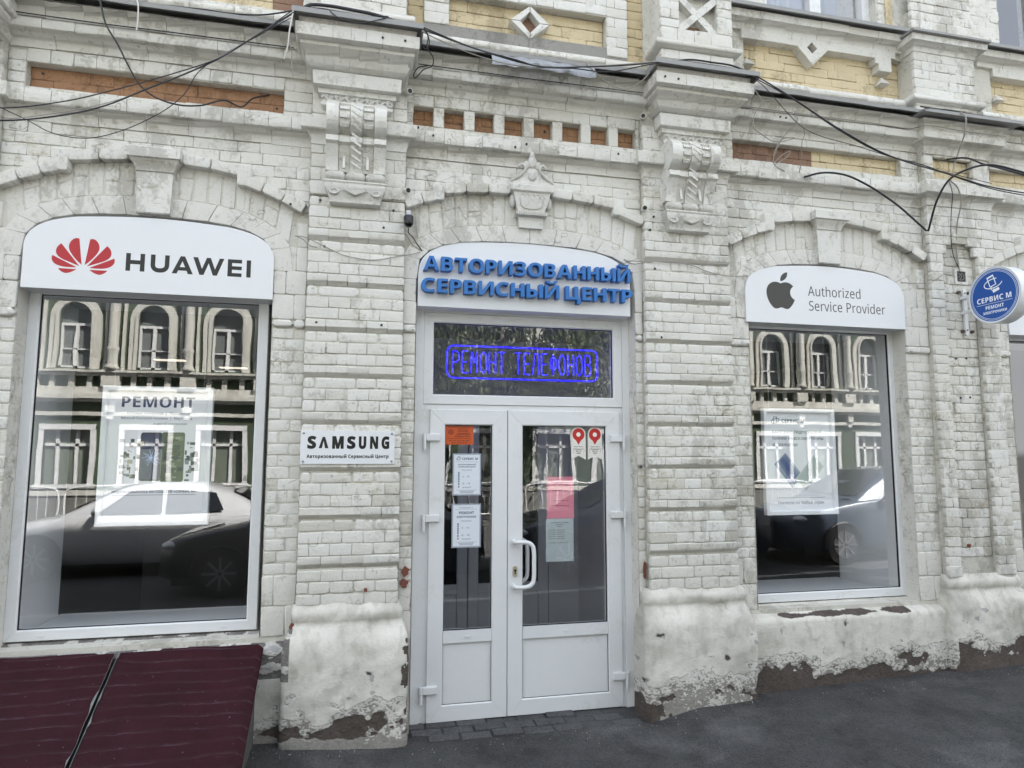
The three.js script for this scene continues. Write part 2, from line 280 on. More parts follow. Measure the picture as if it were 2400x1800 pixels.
// bays: field bricks, arch rings, hood moulds, keystones, jambs
BAY.forEach((b, i) => {
  const p = sub('bay_wall');
  const top = i === 1 ? 3.685 : 3.69;
  courses(b.x0, b.x1, 3.18, top, ZW, 'white', p, { skip: (x, y) => y < hoodY(b, x - b.c) + 0.03, big: 0.5 });
  // inner ring
  const N = 14, off = 0.115; let prev = null;
  for (let k = 0; k <= N; k++) {
    const t = -Math.cos(k / N * Math.PI), u0 = t * b.a, u1 = t * (b.a + off), P0 = [b.c + u0, archY(b, u0)], P1 = [b.c + u1, archY(b, u1, off)];
    if (k === 0 || k === N) { P0[1] = 2.86; P1[1] = 2.86; }
    if (prev) { const g = 0.0016, l = (p, q) => [p[0] + (q[0] - p[0]) * 0.008, p[1] + (q[1] - p[1]) * 0.008]; addBrick([l(prev[0], P0), l(P0, prev[0]), l(P1, prev[1]), l(prev[1], P1)], 0.02, ZW + 0.008, M.smooth, p, 0.0025, 0.35); }
    prev = [P0, P1];
  }
  // voussoirs between the ring and the hood
  const nv = Math.round((b.a + 0.1) * 2 / 0.085), um = b.a + 0.085; prev = null;
  for (let k = 0; k <= nv; k++) {
    const u = -um + 2 * um * k / nv, ut = u * (1 + 0.05 * Math.abs(u)), P0 = [b.c + u, archY(b, u, off) + 0.004], P1 = [b.c + ut, hoodY(b, ut) + 0.02];
    if (prev) {
      const l = (p, q) => { const d = Math.hypot(q[0] - p[0], q[1] - p[1]); return [p[0] + (q[0] - p[0]) * 0.0035 / d, p[1] + (q[1] - p[1]) * 0.0035 / d]; };
      const A = l(prev[0], P0), B = l(P0, prev[0]), C = l(P1, prev[1]), D = l(prev[1], P1);
      if (A[0] > b.x0 + 0.005 && B[0] < b.x1 - 0.005) {
        if (rnd() < 0.4) { const f = rr(0.35, 0.65), mx = (p, q, f) => [p[0] + (q[0] - p[0]) * f, p[1] + (q[1] - p[1]) * f]; addBrick([A, B, mx(B, C, f - 0.015), mx(A, D, f - 0.015)], 0.10, ZW - 0.004, 'white', p, 0.006, 0.6); addBrick([mx(A, D, f + 0.015), mx(B, C, f + 0.015), C, D], 0.10, ZW - 0.004, 'white', p, 0.006, 0.6); }
        else addBrick([A, B, C, D], 0.10, ZW - 0.004, 'white', p, 0.006, 0.6);
      }
    }
    prev = [P0, P1];
  }
  // hood mould, brick by brick
  const hood = sub('hood_mould');
  const kw = b.key === 'urn' ? 0.145 : 0.15;
  const seg = (u0, u1) => { const n = Math.max(1, Math.round(Math.abs(u1 - u0) / 0.135)); for (let k = 0; k < n; k++) {
    const e = 0.0015 / Math.abs(u1 - u0) * n, a = u0 + (u1 - u0) * (k + e) / n, c = u0 + (u1 - u0) * (k + 1 - e) / n, T = 0.066;
    const sl = u => (hoodY(b, u + 0.001) - hoodY(b, u - 0.001)) / 0.002, na = -sl(a) / Math.hypot(1, sl(a)), nc = -sl(c) / Math.hypot(1, sl(c));
    const lo = Math.min(a, c), hi = Math.max(a, c), nl = lo === a ? na : nc, nh = lo === a ? nc : na;
    addBrick([[b.c + lo, hoodY(b, lo)], [b.c + hi, hoodY(b, hi)], [b.c + hi + nh * T, hoodY(b, hi) + T], [b.c + lo + nl * T, hoodY(b, lo) + T]], ZC, 0.185, 'white', hood, 0.006, 0.7); } };
  seg(-b.s + 0.01, -kw); seg(kw, b.s - 0.01);
  seg(Math.max(-0.86, b.x0 - b.c + 0.01), -b.s - 0.012); seg(b.s + 0.012, Math.min(0.86, b.x1 - b.c - 0.01));
  for (const s of [-1, 1]) addBrick(rectQ(b.c + s * (b.s + 0.03) - 0.042, b.c + s * (b.s + 0.03) + 0.042, b.y - 0.012, 3.512), ZC, 0.187, 'white', hood, 0.006, 0.7);
  // jambs down to the sill
  const yb = i === 1 ? 0.55 : 0.62;
  for (const s of [-1, 1]) {
    const xa = s < 0 ? b.x0 : b.c + b.a, xb = s < 0 ? b.c - b.a : b.x1; if (xb - xa < 0.05) continue;
    courses(xa, xb, 2.865, 3.18, ZW, 'white', p, { h: 0.16, big: 1, joint: 0.003, r: 0.005, rough: 0.5, skip: (x, y) => y > archY(b, Math.min(Math.abs(x - b.c), b.a + 0.1), off) - 0.01 && Math.abs(x - b.c) < b.a + off + 0.01 });
    courses(xa, xb, 2.555, 2.865, ZW + 0.008, M.smooth, p, { h: 0.155, big: 1, joint: 0.003, r: 0.005, rough: 0.4 });
    courses(xa, xb, 2.50, 2.553, ZW + 0.022, M.white2, p, { h: 0.055, big: 1, joint: 0.003, r: 0.012, rough: 0.5 });
    courses(xa, xb, yb + 0.36, 2.50, ZW - 0.004, 'white', p, { h: 0.0735, big: 0.25, joint: 0.006, r: 0.006, dz: 0.003 });
    courses(xa, xb, yb, yb + 0.36, ZW, M.white3, p, { h: 0.18, big: 1, joint: 0.003, r: 0.007, rough: 1.0 });
  }
  // painted lining of the reveal
  { const a = [], N2 = 48, y0 = i === 1 ? -0.1 : 0.62, q = [[b.c - b.a + 0.003, y0]]; for (let k = 0; k <= N2; k++) { const u = -Math.cos(k / N2 * Math.PI) * (b.a - 0.003); q.push([b.c + u, archY(b, u) - 0.003]); } q.push([b.c + b.a - 0.003, y0]); for (let k = 0; k + 1 < q.length; k++) { const n = Math.max(1, Math.round(Math.hypot(q[k + 1][0] - q[k][0], q[k + 1][1] - q[k][1]) / 0.3)); for (let t = 0; t < n; t++) { const A = t / n, B = (t + 1) / n, P = f => [q[k][0] + (q[k + 1][0] - q[k][0]) * f, q[k][1] + (q[k + 1][1] - q[k][1]) * f]; pushQ(a, [...P(A), 0.127], [...P(B), 0.127], [...P(B), -0.06], [...P(A), -0.06]); } } part('reveal', fromTris(a), M.white3, p); }
  // keystone or urn
  if (b.key === 'stone') {
    const k = sub('keystone'), lv = (y, w, z) => ({ y, xl: b.c - w / 2, xr: b.c + w / 2, zf: z });
    part('stem', pieceLoft([lv(3.158, 0.185, 0.168), lv(3.165, 0.19, 0.175), lv(3.415, 0.203, 0.175), lv(3.42, 0.203, 0.172)], ZC, 0.4), M.white2, k);
    part('neck', pieceLoft([lv(3.42, 0.212, 0.182), lv(3.436, 0.217, 0.186), lv(3.455, 0.232, 0.195), lv(3.475, 0.262, 0.213), lv(3.487, 0.272, 0.218)], ZC, 0.7), M.white, k);
    part('cap', pieceLoft([lv(3.487, 0.285, 0.226), lv(3.491, 0.300, 0.232), lv(3.548, 0.303, 0.234), lv(3.556, 0.295, 0.228)], ZC, 0.4), M.white2, k);
  } else {
    const k = sub('urn_relief'), lv = (y, w, z) => ({ y, xl: b.c - w / 2, xr: b.c + w / 2, zf: z });
    part('foot', pieceLoft([lv(3.255, 0.165, 0.165), lv(3.33, 0.178, 0.172)], ZC), M.white2, k);
    part('ring', pieceLoft([lv(3.328, 0.2, 0.18), lv(3.338, 0.222, 0.198), lv(3.352, 0.224, 0.2), lv(3.364, 0.205, 0.185)], ZC, 0.9), M.white3, k);
    for (let q = 0; q < 17; q++) part('rib', bx(b.c - 0.1 + q * 0.0122, b.c - 0.1 + q * 0.0122 + 0.006, 3.333, 3.36, 0.19, 0.206), M.white, k);
    part('bowl', pieceLoft([lv(3.362, 0.185, 0.175), lv(3.40, 0.21, 0.186), lv(3.46, 0.245, 0.2), lv(3.492, 0.258, 0.205)], ZC, 0.8), M.white2, k);
    for (let q = 0; q < 5; q++) part('scallop', new THREE.TorusGeometry(0.017, 0.004, 5, 10, Math.PI).translate(b.c - 0.068 + q * 0.034, 3.462, 0.2), M.white, k);
    part('panel_edge', tube([[b.c - 0.085, 3.455, 0.2], [b.c - 0.065, 3.395, 0.189], [b.c + 0.065, 3.395, 0.189], [b.c + 0.085, 3.455, 0.2]], 0.004, 30, 5), M.white, k);
    for (const s of [-1, 1]) part('side_ear', new THREE.SphereGeometry(1, 10, 8).scale(0.022, 0.05, 0.03).translate(b.c + s * 0.128, 3.44, 0.155), M.white2, k);
    part('lip', pieceLoft([lv(3.492, 0.27, 0.21), lv(3.5, 0.3, 0.222), lv(3.535, 0.308, 0.226), lv(3.543, 0.29, 0.215)], ZC, 0.5), M.white2, k);
    part('pediment', prismZ([[b.c - 0.15, 3.543], [b.c + 0.15, 3.543], [b.c + 0.145, 3.565], [b.c + 0.07, 3.635], [b.c + 0.028, 3.665], [b.c - 0.028, 3.665], [b.c - 0.07, 3.635], [b.c - 0.145, 3.565]], ZC, 0.208, { bevel: 0.008 }), M.white2, k);
    for (const s of [-1, 1]) part('scroll', tube([[b.c + s * 0.15, 3.565, 0.205], [b.c + s * 0.09, 3.60, 0.214], [b.c + s * 0.05, 3.655, 0.214], [b.c + s * 0.075, 3.685, 0.212], [b.c + s * 0.095, 3.665, 0.21]], 0.011, 30, 7), M.white, k);
    part('boss', new THREE.SphereGeometry(1, 12, 10).scale(0.03, 0.035, 0.02).translate(b.c, 3.605, 0.21), M.white2, k);
    for (const [dx, dy, r] of [[0, 3.705, 0.034], [-0.042, 3.68, 0.024], [0.042, 3.68, 0.024], [0, 3.745, 0.02]]) part('leaf', new THREE.SphereGeometry(1, 10, 8).scale(r, r * 1.3, 0.02).translate(b.c + dx, dy, 0.205), M.white2, k);
    part('finial', new THREE.ConeGeometry(0.018, 0.06, 8).translate(b.c, 3.785, 0.2), M.white2, k);
  }
});
// small patches of bare red brick where the paint has come away
for (const [x, y, z, w, h] of [[0.312, 0.975, 0.142, 0.045, 0.062], [0.306, 0.905, 0.142, 0.048, 0.055], [1.93, 0.93, 0.14, 0.02, 0.11], [0.07, 0.887, 0.199, 0.022, 0.024], [-0.355, 0.69, 0.19, 0.028, 0.035], [4.60, 1.02, 0.158, 0.026, 0.028], [4.50, 0.965, 0.158, 0.02, 0.016]]) {
  const pts = []; for (let k = 0; k < 14; k++) { const a = k / 14 * 6.283, r = 1 + jit(0.35); pts.push([x + Math.cos(a) * w / 2 * r, y + Math.sin(a) * h / 2 * r]); }
  part('bare_brick', prismZ(pts, z - 0.012, z + 0.0035), M.brickred, building);
}

// pilasters: rusticated blocks of four courses
function block(x0, x1, yb, n, h, parent) {
  part('core', bx(x0 + 0.004, x1 - 0.004, yb + 0.03, yb + n * h - 0.012, 0.15, 0.1862), M.joint, parent);
  for (let k = 0; k < n; k++) {
    const y0 = yb + k * h, J = 0.004;
    let x = x0, first = true;
    while (x < x1 - 0.02) {
      let w = first ? (k % 2 ? rr(0.062, 0.075) + (rnd() < 0.3 ? 0.13 : 0) : rr(0.12, 0.14)) : rnd() < 0.28 ? rr(0.24, 0.26) : rr(0.118, 0.132); first = false;
      if (x1 - x - w < 0.05) w = x1 - x;
      const vj = rnd() < 0.5 ? -0.0003 : J / 2, a = x + (x === x0 ? 0 : vj), c = x + w - (x + w >= x1 - 1e-6 ? 0 : vj), lo = y0 + (k ? J / 2 : 0), hi = y0 + h - (k < n - 1 ? J / 2 : 0.004);
      if (k === 0) { // lowest course is bevelled underneath
        const zf = ZP + jit(0.003), e = 0.022 + jit(0.004), g = pieceLoft([{ y: lo, xl: a, xr: c, zf: zf - 0.034 }, { y: lo + e * 0.95, xl: a, xr: c, zf: zf - 0.003 }, { y: lo + e * 1.2, xl: a, xr: c, zf }, { y: hi - 0.006, xl: a, xr: c, zf: zf + jit(0.002) }, { y: hi, xl: a + 0.002, xr: c - 0.002, zf: zf - 0.006 }], 0.14, 0.5);
        const d = V((a + c) / 2, lo, zf).sub(camera.position); bricks.push({ g, mat: pickWhite(), parent, area: (c - a) * h / d.lengthSq() * Math.abs(d.z) / d.length() });
      } else addBrick(rectQ(a, c, lo + jit(0.002), hi), 0.155, ZP + (k === n - 1 ? -0.002 : 0) + jit(0.002), 'white', parent, k === n - 1 ? 0.009 : 0.0036);
      x += w;
    }
  }
}
PIL.forEach(([x0, x1], i) => {
  const p = sub('pilaster');
  if (i < 3) {
    part('core', [bx(x0 + 0.008, x1 - 0.008, 0.3, 1.02, ZC, 0.1815), bx(x0 + 0.008, x1 - 0.008, 1.02, 3.36, ZC, 0.155), bx(x0 + 0.004, x1 - 0.004, 3.36, 4.3, ZC, 0.1815)], M.joint, p);
    if (i > 0) {
      const dy = i === 2 ? 0.014 : 0;
      for (let k = 0; k < 8; k++) block(x0 + jit(0.004), x1 + jit(0.004), 1.025 + dy + k * 0.2918, 4, 0.0715, p);
      courses(x0, x1, 0.80, 1.012 + dy, ZP - 0.004, M.white3, p, { h: 0.072, r: 0.006, rough: 1.2 });
    }
    courses(x0, x1, 3.362, 4.08, ZP - 0.004, 'white', p, { h: 0.088, big: 0.2 });
  } else {
    // framed pier with a sunk panel
    part('core', [bx(x0 + 0.006, 4.482, 0.3, 3.93, ZC, 0.185), bx(4.832, x1 - 0.006, 0.3, 3.93, ZC, 0.185), bx(4.482, 4.832, 3.40, 3.93, ZC, 0.185), bx(4.482, 4.832, 0.3, 3.40, ZC, 0.136), bx(4.84, x1 - 0.006, 3.93, 4.12, ZC, 0.185), bx(x0 + 0.006, 4.452, 3.93, 4.12, ZC, 0.185)], M.joint, p);
    courses(x0, 4.486, 0.80, 3.30, ZP, 'white', p, { big: 0 }); courses(4.828, x1, 0.80, 3.30, ZP, 'white', p, { big: 0 });
    courses(x0, 4.53, 3.30, 3.375, ZP, 'white', p, { big: 0 }); courses(4.785, x1, 3.30, 3.375, ZP, 'white', p, { big: 0 });
    courses(x0, 4.575, 3.375, 3.45, ZP, 'white', p, { big: 0.3 }); courses(4.74, x1, 3.375, 3.45, ZP, 'white', p, { big: 0.3 });
    courses(x0, x1, 3.45, 3.69, ZP, 'white', p, { big: 0.4 });
    courses(4.488, 4.826, 0.93, 3.44, 0.146, 'white', p, { big: 0.45, r: 0.007, rough: 1.1 });
    courses(x0, 4.455, 3.88, 4.105, ZP, 'white', p, { big: 0 }); courses(4.836, x1, 3.88, 4.105, ZP, 'white', p, { big: 0 });
    courses(4.457, 4.834, 3.935, 4.10, 0.145, M.yellow, p, { big: 0.6 });
    courses(4.455, 4.836, 4.10, 4.16, ZP - 0.006, M.white3, p, { big: 0.3, rough: 2 });
  }
});

// niches and their coloured backs
{
  const p = sub('niche_panel');
  for (const [x0, x1, y0, y1, kind] of niches) {
    part('backing', bx(x0 - 0.004, x1 + 0.004, y0 - 0.004, y1 + 0.004, 0.035, 0.0615), kind === 'yellow' ? M.yellow2 : M.terra2, p);
    if (kind === 'mixed') { courses(x0, 3.43, y0, y1, 0.066, M.terra3, p, { h: 0.075 }); courses(3.43, x1, y0, y1, 0.07, M.yellow, p, { h: 0.075, big: 0.6 }); }
    else courses(x0, x1, y0, y1, 0.066, kind === 'terra' ? M.terra : M.yellow, p, { h: 0.075, big: x1 - x0 > 0.3 ? 0.8 : 1 });
  }
  // plain white courses round the niches
  const row = (x0, x1, y0, y1, o) => courses(x0, x1, y0, y1, ZW, 'white', p, o);
  row(-2.09, -1.995, 3.85, 4.13); row(-0.52, -0.34, 3.85, 4.13); row(-1.995, -0.52, 4.06, 4.145, { h: 0.085, big: 0.1 }); row(-1.995, -0.52, 3.845, 3.903, { h: 0.06, big: 0.1 });
  row(0.266, 0.312, 3.87, 4.145); for (let k = 0; k < 7; k++) row(0.312 + k * 0.2105 + 0.137, 0.312 + (k + 1) * 0.2105, 3.925, 4.062, { h: 0.14, big: 0 }); row(1.922, 1.947, 3.87, 4.145); row(0.312, 1.922, 4.064, 4.15, { h: 0.085, big: 0.7 }); row(0.312, 1.922, 3.865, 3.923, { h: 0.06 });
  row(2.61, 2.705, 3.87, 4.145); row(4.208, 4.366, 3.87, 4.145); row(2.705, 4.208, 4.09, 4.15, { h: 0.06, big: 0.2 }); row(2.705, 4.208, 3.865, 3.936, { h: 0.07, big: 0.2 });
  row(4.99, 5.08, 3.87, 4.145); row(5.08, 6.5, 4.09, 4.15, { h: 0.06 }); row(5.08, 6.5, 3.865, 3.936, { h: 0.07 });
}

// mouldings along the bays, cut into blocks
function moulding(name, x0, x1, prof, len, parent, crease = 0.6) {
  const n = Math.max(1, Math.round((x1 - x0) / len)); const w = (x1 - x0) / n; let e = x0;
  for (let k = 0; k < n; k++) {
    const b = k === n - 1 ? x1 : x0 + (k + 1) * w + jit(0.02), dy = jit(0.004), dz = jit(0.005);
    part(name, pieceLoft(prof.map(([y, z]) => ({ y: y + dy + jit(0.0015), xl: e + 0.0012, xr: b - 0.0012, zf: z + dz + jit(0.0015) })), ZC - 0.01, crease), pickWhite(), parent); e = b;
  }
}
const cav = (y0, y1, z0, z1, n = 5) => Array.from({ length: n + 1 }, (_, k) => { const t = k / n; return [y0 + (y1 - y0) * t, z0 + (z1 - z0) * (1 - Math.sqrt(1 - t * t * 0.98))]; });
const roundE = (y0, y1, z, r = 0.008) => [[y0, z - r], [y0 + r * 0.4, z - r * 0.25], [y0 + r, z], [y1 - r, z], [y1 - r * 0.4, z - r * 0.25], [y1, z - r]];
BAY.forEach((b, i) => {
  const s = sub('string_course'), x0 = b.x0 - (i ? 0.02 : 0), x1 = b.x1 + 0.02, d = i === 1 ? 0.005 : 0;
  moulding('cavetto_block', x0, x1, cav(3.687 + d, 3.762 + d, ZW + 0.006, 0.192), 0.27, s);
  moulding('course_brick', x0, x1, roundE(3.764 + d, 3.852 + d, 0.214, 0.012), 0.137, s);
  const c = sub('cornice');
  moulding('cavetto_block', x0, x1, cav(4.147, 4.214, ZW + 0.006, 0.2), 0.27, c);
  moulding('course_brick', x0, x1, roundE(4.216, 4.285, 0.232, 0.012), 0.2, c);
  moulding('bed_brick', x0, x1, cav(4.287, 4.366, 0.228, 0.285, 4), 0.23, c);
  // lead-grey flashing over the cornice
  const f = []; const n = 10; for (let k = 0; k < n; k++) {
    const a = x0 + (x1 - x0) * k / n, e = x0 + (x1 - x0) * (k + 1) / n, ja = 0.012 * pn(a * 3, i), jb = 0.012 * pn(e * 3, i), T = (x, j) => [[x, 4.368 + j, 0.345 + j], [x, 4.394 + j, 0.348 + j], [x, 4.47, 0.13], [x, 4.462, 0.13]];
    const A = T(a, ja), B = T(e, jb); for (let q = 0; q < 4; q++) { const w = (q + 1) % 4; pushQ(f, A[q], B[q], B[w], A[w]); }
  }
  part('flashing', fromTris(f), M.flash, c);
});
part('patch_sheet', (() => { const a = [], n = 14; for (let k = 0; k < n; k++) { const x = t => 0.80 + 0.72 * t / n, j = t => 0.02 * pn(t * 0.9, 2.2) + 0.008 * pn(t * 2.3, 4); const p = t => [[x(t), 4.352 + j(t), 0.37], [x(t), 4.30 + j(t), 0.405 + j(t)], [x(t), 4.268 + j(t) * 1.4, 0.398]]; for (let q = 0; q < 2; q++) pushQ(a, p(k)[q], p(k + 1)[q], p(k + 1)[q + 1], p(k)[q + 1]); } return fromTris(a, 0.5, 1); })(), M.alu, building);

// capitals above the pilasters, with consoles under them
function capLayer(name, parent, X0, X1, lv, n, zb, mat) {
  const cuts = Array.from({ length: n + 1 }, (_, k) => X0 + (X1 - X0) * k / n + (k && k < n ? jit(0.012) : 0));
  for (let k = 0; k < n; k++) {
    const a = cuts[k], b = cuts[k + 1], dz = jit(0.003);
    part(name, pieceLoft(lv.map(([y, o, z]) => ({ y, xl: k ? a + 0.0008 : X0 - o, xr: k < n - 1 ? b - 0.0008 : X1 + o, zf: z + dz })), zb, 0.6), mat || pickWhite(), parent);
  }
}
function capital(xc, parent) {
  const c = sub('capital', parent || building), X0 = xc - 0.245, X1 = xc + 0.245;
  capLayer('frieze_ledge', c, X0, X1, [[3.925, -0.03, 0.235], [3.933, -0.02, 0.248], [3.952, -0.018, 0.25]], 1, ZC, M.white2);
  capLayer('frieze', c, X0, X1, [[3.952, -0.03, 0.238], [4.0, -0.02, 0.246], [4.005, 0, 0.262], [4.036, 0.004, 0.265]], 1, ZC, M.white2);
  const wave = []; for (let k = 0; k <= 60; k++) { const t = k / 60; wave.push([X0 + 0.02 + (X1 - X0 - 0.04) * t, 3.976 + 0.014 * Math.sin(t * Math.PI * 14), 0.25]); }
  part('wave_relief', tube(wave, 0.0075, 160, 5), M.white2, c);
  for (let k = 0; k < 7; k++) part('bud_relief', new THREE.SphereGeometry(1, 8, 6).scale(0.016, 0.012, 0.012).translate(X0 + 0.052 + k * 0.0645, 3.992, 0.248), M.white2, c);
  for (const s of [-1, 1]) { const x = s < 0 ? X0 + 0.026 : X1 - 0.026, w = []; for (let k = 0; k <= 14; k++) w.push([x, 3.976 + 0.014 * Math.sin(k / 14 * Math.PI * 3), ZP + 0.05 * k / 14]); part('wave_relief', tube(w, 0.007, 40, 5), M.white2, c); }
  capLayer('slab', c, X0, X1, [[4.038, 0.02, 0.292], [4.042, 0.028, 0.3], [4.128, 0.032, 0.304], [4.132, 0.026, 0.298]], 1, ZC, M.white2);
  capLayer('cyma_brick', c, X0, X1, [[4.134, 0.036, 0.306], [4.142, 0.052, 0.326], [4.158, 0.064, 0.338], [4.176, 0.074, 0.35], [4.186, 0.08, 0.358]], 5, ZC);
  capLayer('cyma_brick', c, X0, X1, [[4.188, 0.066, 0.352], [4.2, 0.07, 0.358], [4.214, 0.082, 0.378], [4.228, 0.1, 0.408], [4.232, 0.104, 0.414], [4.252, 0.106, 0.416]], 4, ZC);
  capLayer('corona_brick', c, X0, X1, [[4.254, 0.122, 0.448], [4.26, 0.13, 0.46], [4.336, 0.132, 0.464], [4.342, 0.124, 0.455]], 5, ZC);
  capLayer('top_brick', c, X0, X1, [[4.344, 0.108, 0.43], [4.352, 0.112, 0.436], [4.386, 0.116, 0.44]], 4, ZC, M.white3);
  const f = [], Y = 4.388, xl = X0 - 0.152, xr = X1 + 0.152, zf = 0.505;
  part('flashing', [bx(xl, xr, Y - 0.016, Y + 0.016, zf - 0.012, zf), bx(xl, xr, Y + 0.003, Y + 0.017, 0.13, zf - 0.012), bx(xl, xl + 0.012, Y - 0.03, Y + 0.002, 0.3, zf - 0.012), bx(xr - 0.012, xr, Y - 0.03, Y + 0.002, 0.3, zf - 0.012)], M.flash, c);
  return c;
}
function consoleBracket(xc) {
  const c = sub('console_bracket'), W = 0.37, x0 = xc - W / 2; c.position.z = 0.03;
  const prof = o => { const p = [[0.14, 3.925], [0.30 + o, 3.925]]; for (let k = 0; k <= 12; k++) { const a = 1.15 - k / 12 * 2.75; p.push([0.262 + (0.092 + o) * Math.cos(a), 3.82 + (0.1 + o) * Math.sin(a)]); }
    p.push([0.295 + o, 3.70], [0.298 + o, 3.665], [0.275 + o, 3.652]); for (let k = 1; k <= 6; k++) { const t = k / 6; p.push([0.275 + o - 0.055 * Math.sin(t * 1.57), 3.652 - 0.152 * t]); } p.push([0.14, 3.50]); return p; };
  const cols = [[0, 0.076, 0.006], [0.078, 0.146, -0.008], [0.148, 0.222, 0.003], [0.224, 0.292, -0.008], [0.294, 0.37, 0.006]];
  cols.forEach(([a, b, o], k) => {
    part(k % 2 ? 'flute' : 'band', prismX(prof(o), x0 + a, x0 + b, 0.5), k % 2 ? M.white : M.white2, c);
    if (k % 2) {
      for (let q = 0; q < 4; q++) { const an = 0.95 - q * 0.55; part('fillet', bx(-0.028, 0.028, -0.011, 0.011, -0.012, 0.006).rotateX(-an).translate(x0 + (a + b) / 2, 3.82 + 0.098 * Math.sin(an), 0.262 + 0.09 * Math.cos(an)), M.white2, c); }
      part('fillet', bx(-0.008, 0.008, -0.065, 0.065, -0.008, 0.006).rotateX(-0.16).translate(x0 + (a + b) / 2, 3.575, 0.235), M.white2, c);
    } else if (k === 2) for (let q = 0; q < 9; q++) { const y = 3.87 - q * 0.042, up = y > 3.71, an = Math.asin(clamp((y - 3.82) / 0.103, -1, 1)), z = up ? 0.265 + 0.095 * Math.cos(an) : 0.30 - 0.05 * Math.sin(clamp((3.652 - y) / 0.152, 0, 1) * 1.57); part('twist', bx(-0.034, 0.034, -0.007, 0.007, -0.006, 0.0015).rotateZ(-0.6).rotateX(up ? -an : 0).translate(x0 + (a + b) / 2, y, z), M.white, c); }
  });
  for (let q = 0; q < 3; q++) part('bead', new THREE.CapsuleGeometry(0.034, 0.062, 5, 12).rotateZ(Math.PI / 2).translate(xc - 0.125 + q * 0.125, 3.462, 0.225), M.white, c);
  const lv = (y, w, z) => ({ y, xl: xc - w / 2, xr: xc + w / 2, zf: z });
  part('base', pieceLoft([lv(3.292, 0.30, 0.2), lv(3.30, 0.312, 0.215), lv(3.322, 0.315, 0.217), lv(3.33, 0.322, 0.222), lv(3.35, 0.335, 0.228), lv(3.375, 0.36, 0.238), lv(3.39, 0.375, 0.246), lv(3.41, 0.378, 0.248), lv(3.413, 0.37, 0.24), lv(3.424, 0.384, 0.25), lv(3.432, 0.384, 0.25)], ZC, 0.5), M.white2, c);
  part('diamond_relief', new THREE.CylinderGeometry(0.07, 0.085, 0.02, 4, 1).rotateX(Math.PI / 2).scale(1, 0.42, 1).translate(xc, 3.37, 0.242), M.white, c);
  for (const s of [-1, 1]) part('scroll_ear', new THREE.TorusGeometry(0.02, 0.009, 6, 12).scale(1.25, 0.8, 0.6).translate(xc + s * 0.13, 3.362, 0.236), M.white2, c);
}
PIL.slice(0, 3).forEach(([x0, x1], i) => {
  const xc = [-2.39, -0.056, 2.312][i], cx = (x0 + x1) / 2;
  capital(xc); if (i) consoleBracket([0, -0.055, 2.27][i]);
  // string course breaking forward round the pilaster
  const s = sub('string_course');
  capLayer('cavetto_block', s, x0, x1, cav(3.69, 3.766, 0.2, 0.24).map(([y, z]) => [y, z - 0.2, z]), 3, ZC);
  capLayer('course_brick', s, x0, x1, [[3.768, 0.056, 0.25], [3.774, 0.062, 0.258], [3.85, 0.064, 0.26], [3.858, 0.056, 0.25]], 5, ZC);
});
{ // third pier: cornice and string course step forward as a whole
  const [x0, x1] = PIL[3], s = sub('pier_cornice');
  capLayer('cavetto_block', s, x0, x1, cav(3.69, 3.766, 0.2, 0.25).map(([y, z]) => [y, z - 0.2, z]), 3, ZC);
  capLayer('course_brick', s, x0, x1, [[3.768, 0.06, 0.26], [3.774, 0.068, 0.27], [3.862, 0.07, 0.272], [3.872, 0.06, 0.262]], 4, ZC);
  capLayer('cavetto_block', s, x0, x1, cav(4.12, 4.20, 0.2, 0.26).map(([y, z]) => [y, z - 0.2, z]), 3, ZC);
  capLayer('course_brick', s, x0, x1, [[4.202, 0.07, 0.28], [4.208, 0.078, 0.292], [4.27, 0.08, 0.294], [4.276, 0.07, 0.284]], 5, ZC);
  capLayer('bed_brick', s, x0, x1, cav(4.278, 4.345, 0.28, 0.33).map(([y, z]) => [y, z - 0.22, z]), 3, ZC);
  part('flashing', [bx(x0 - 0.17, x1 + 0.17, 4.347, 4.372, 0.392, 0.404), bx(x0 - 0.17, x1 + 0.17, 4.362, 4.374, 0.13, 0.392)], M.flash, s);
}

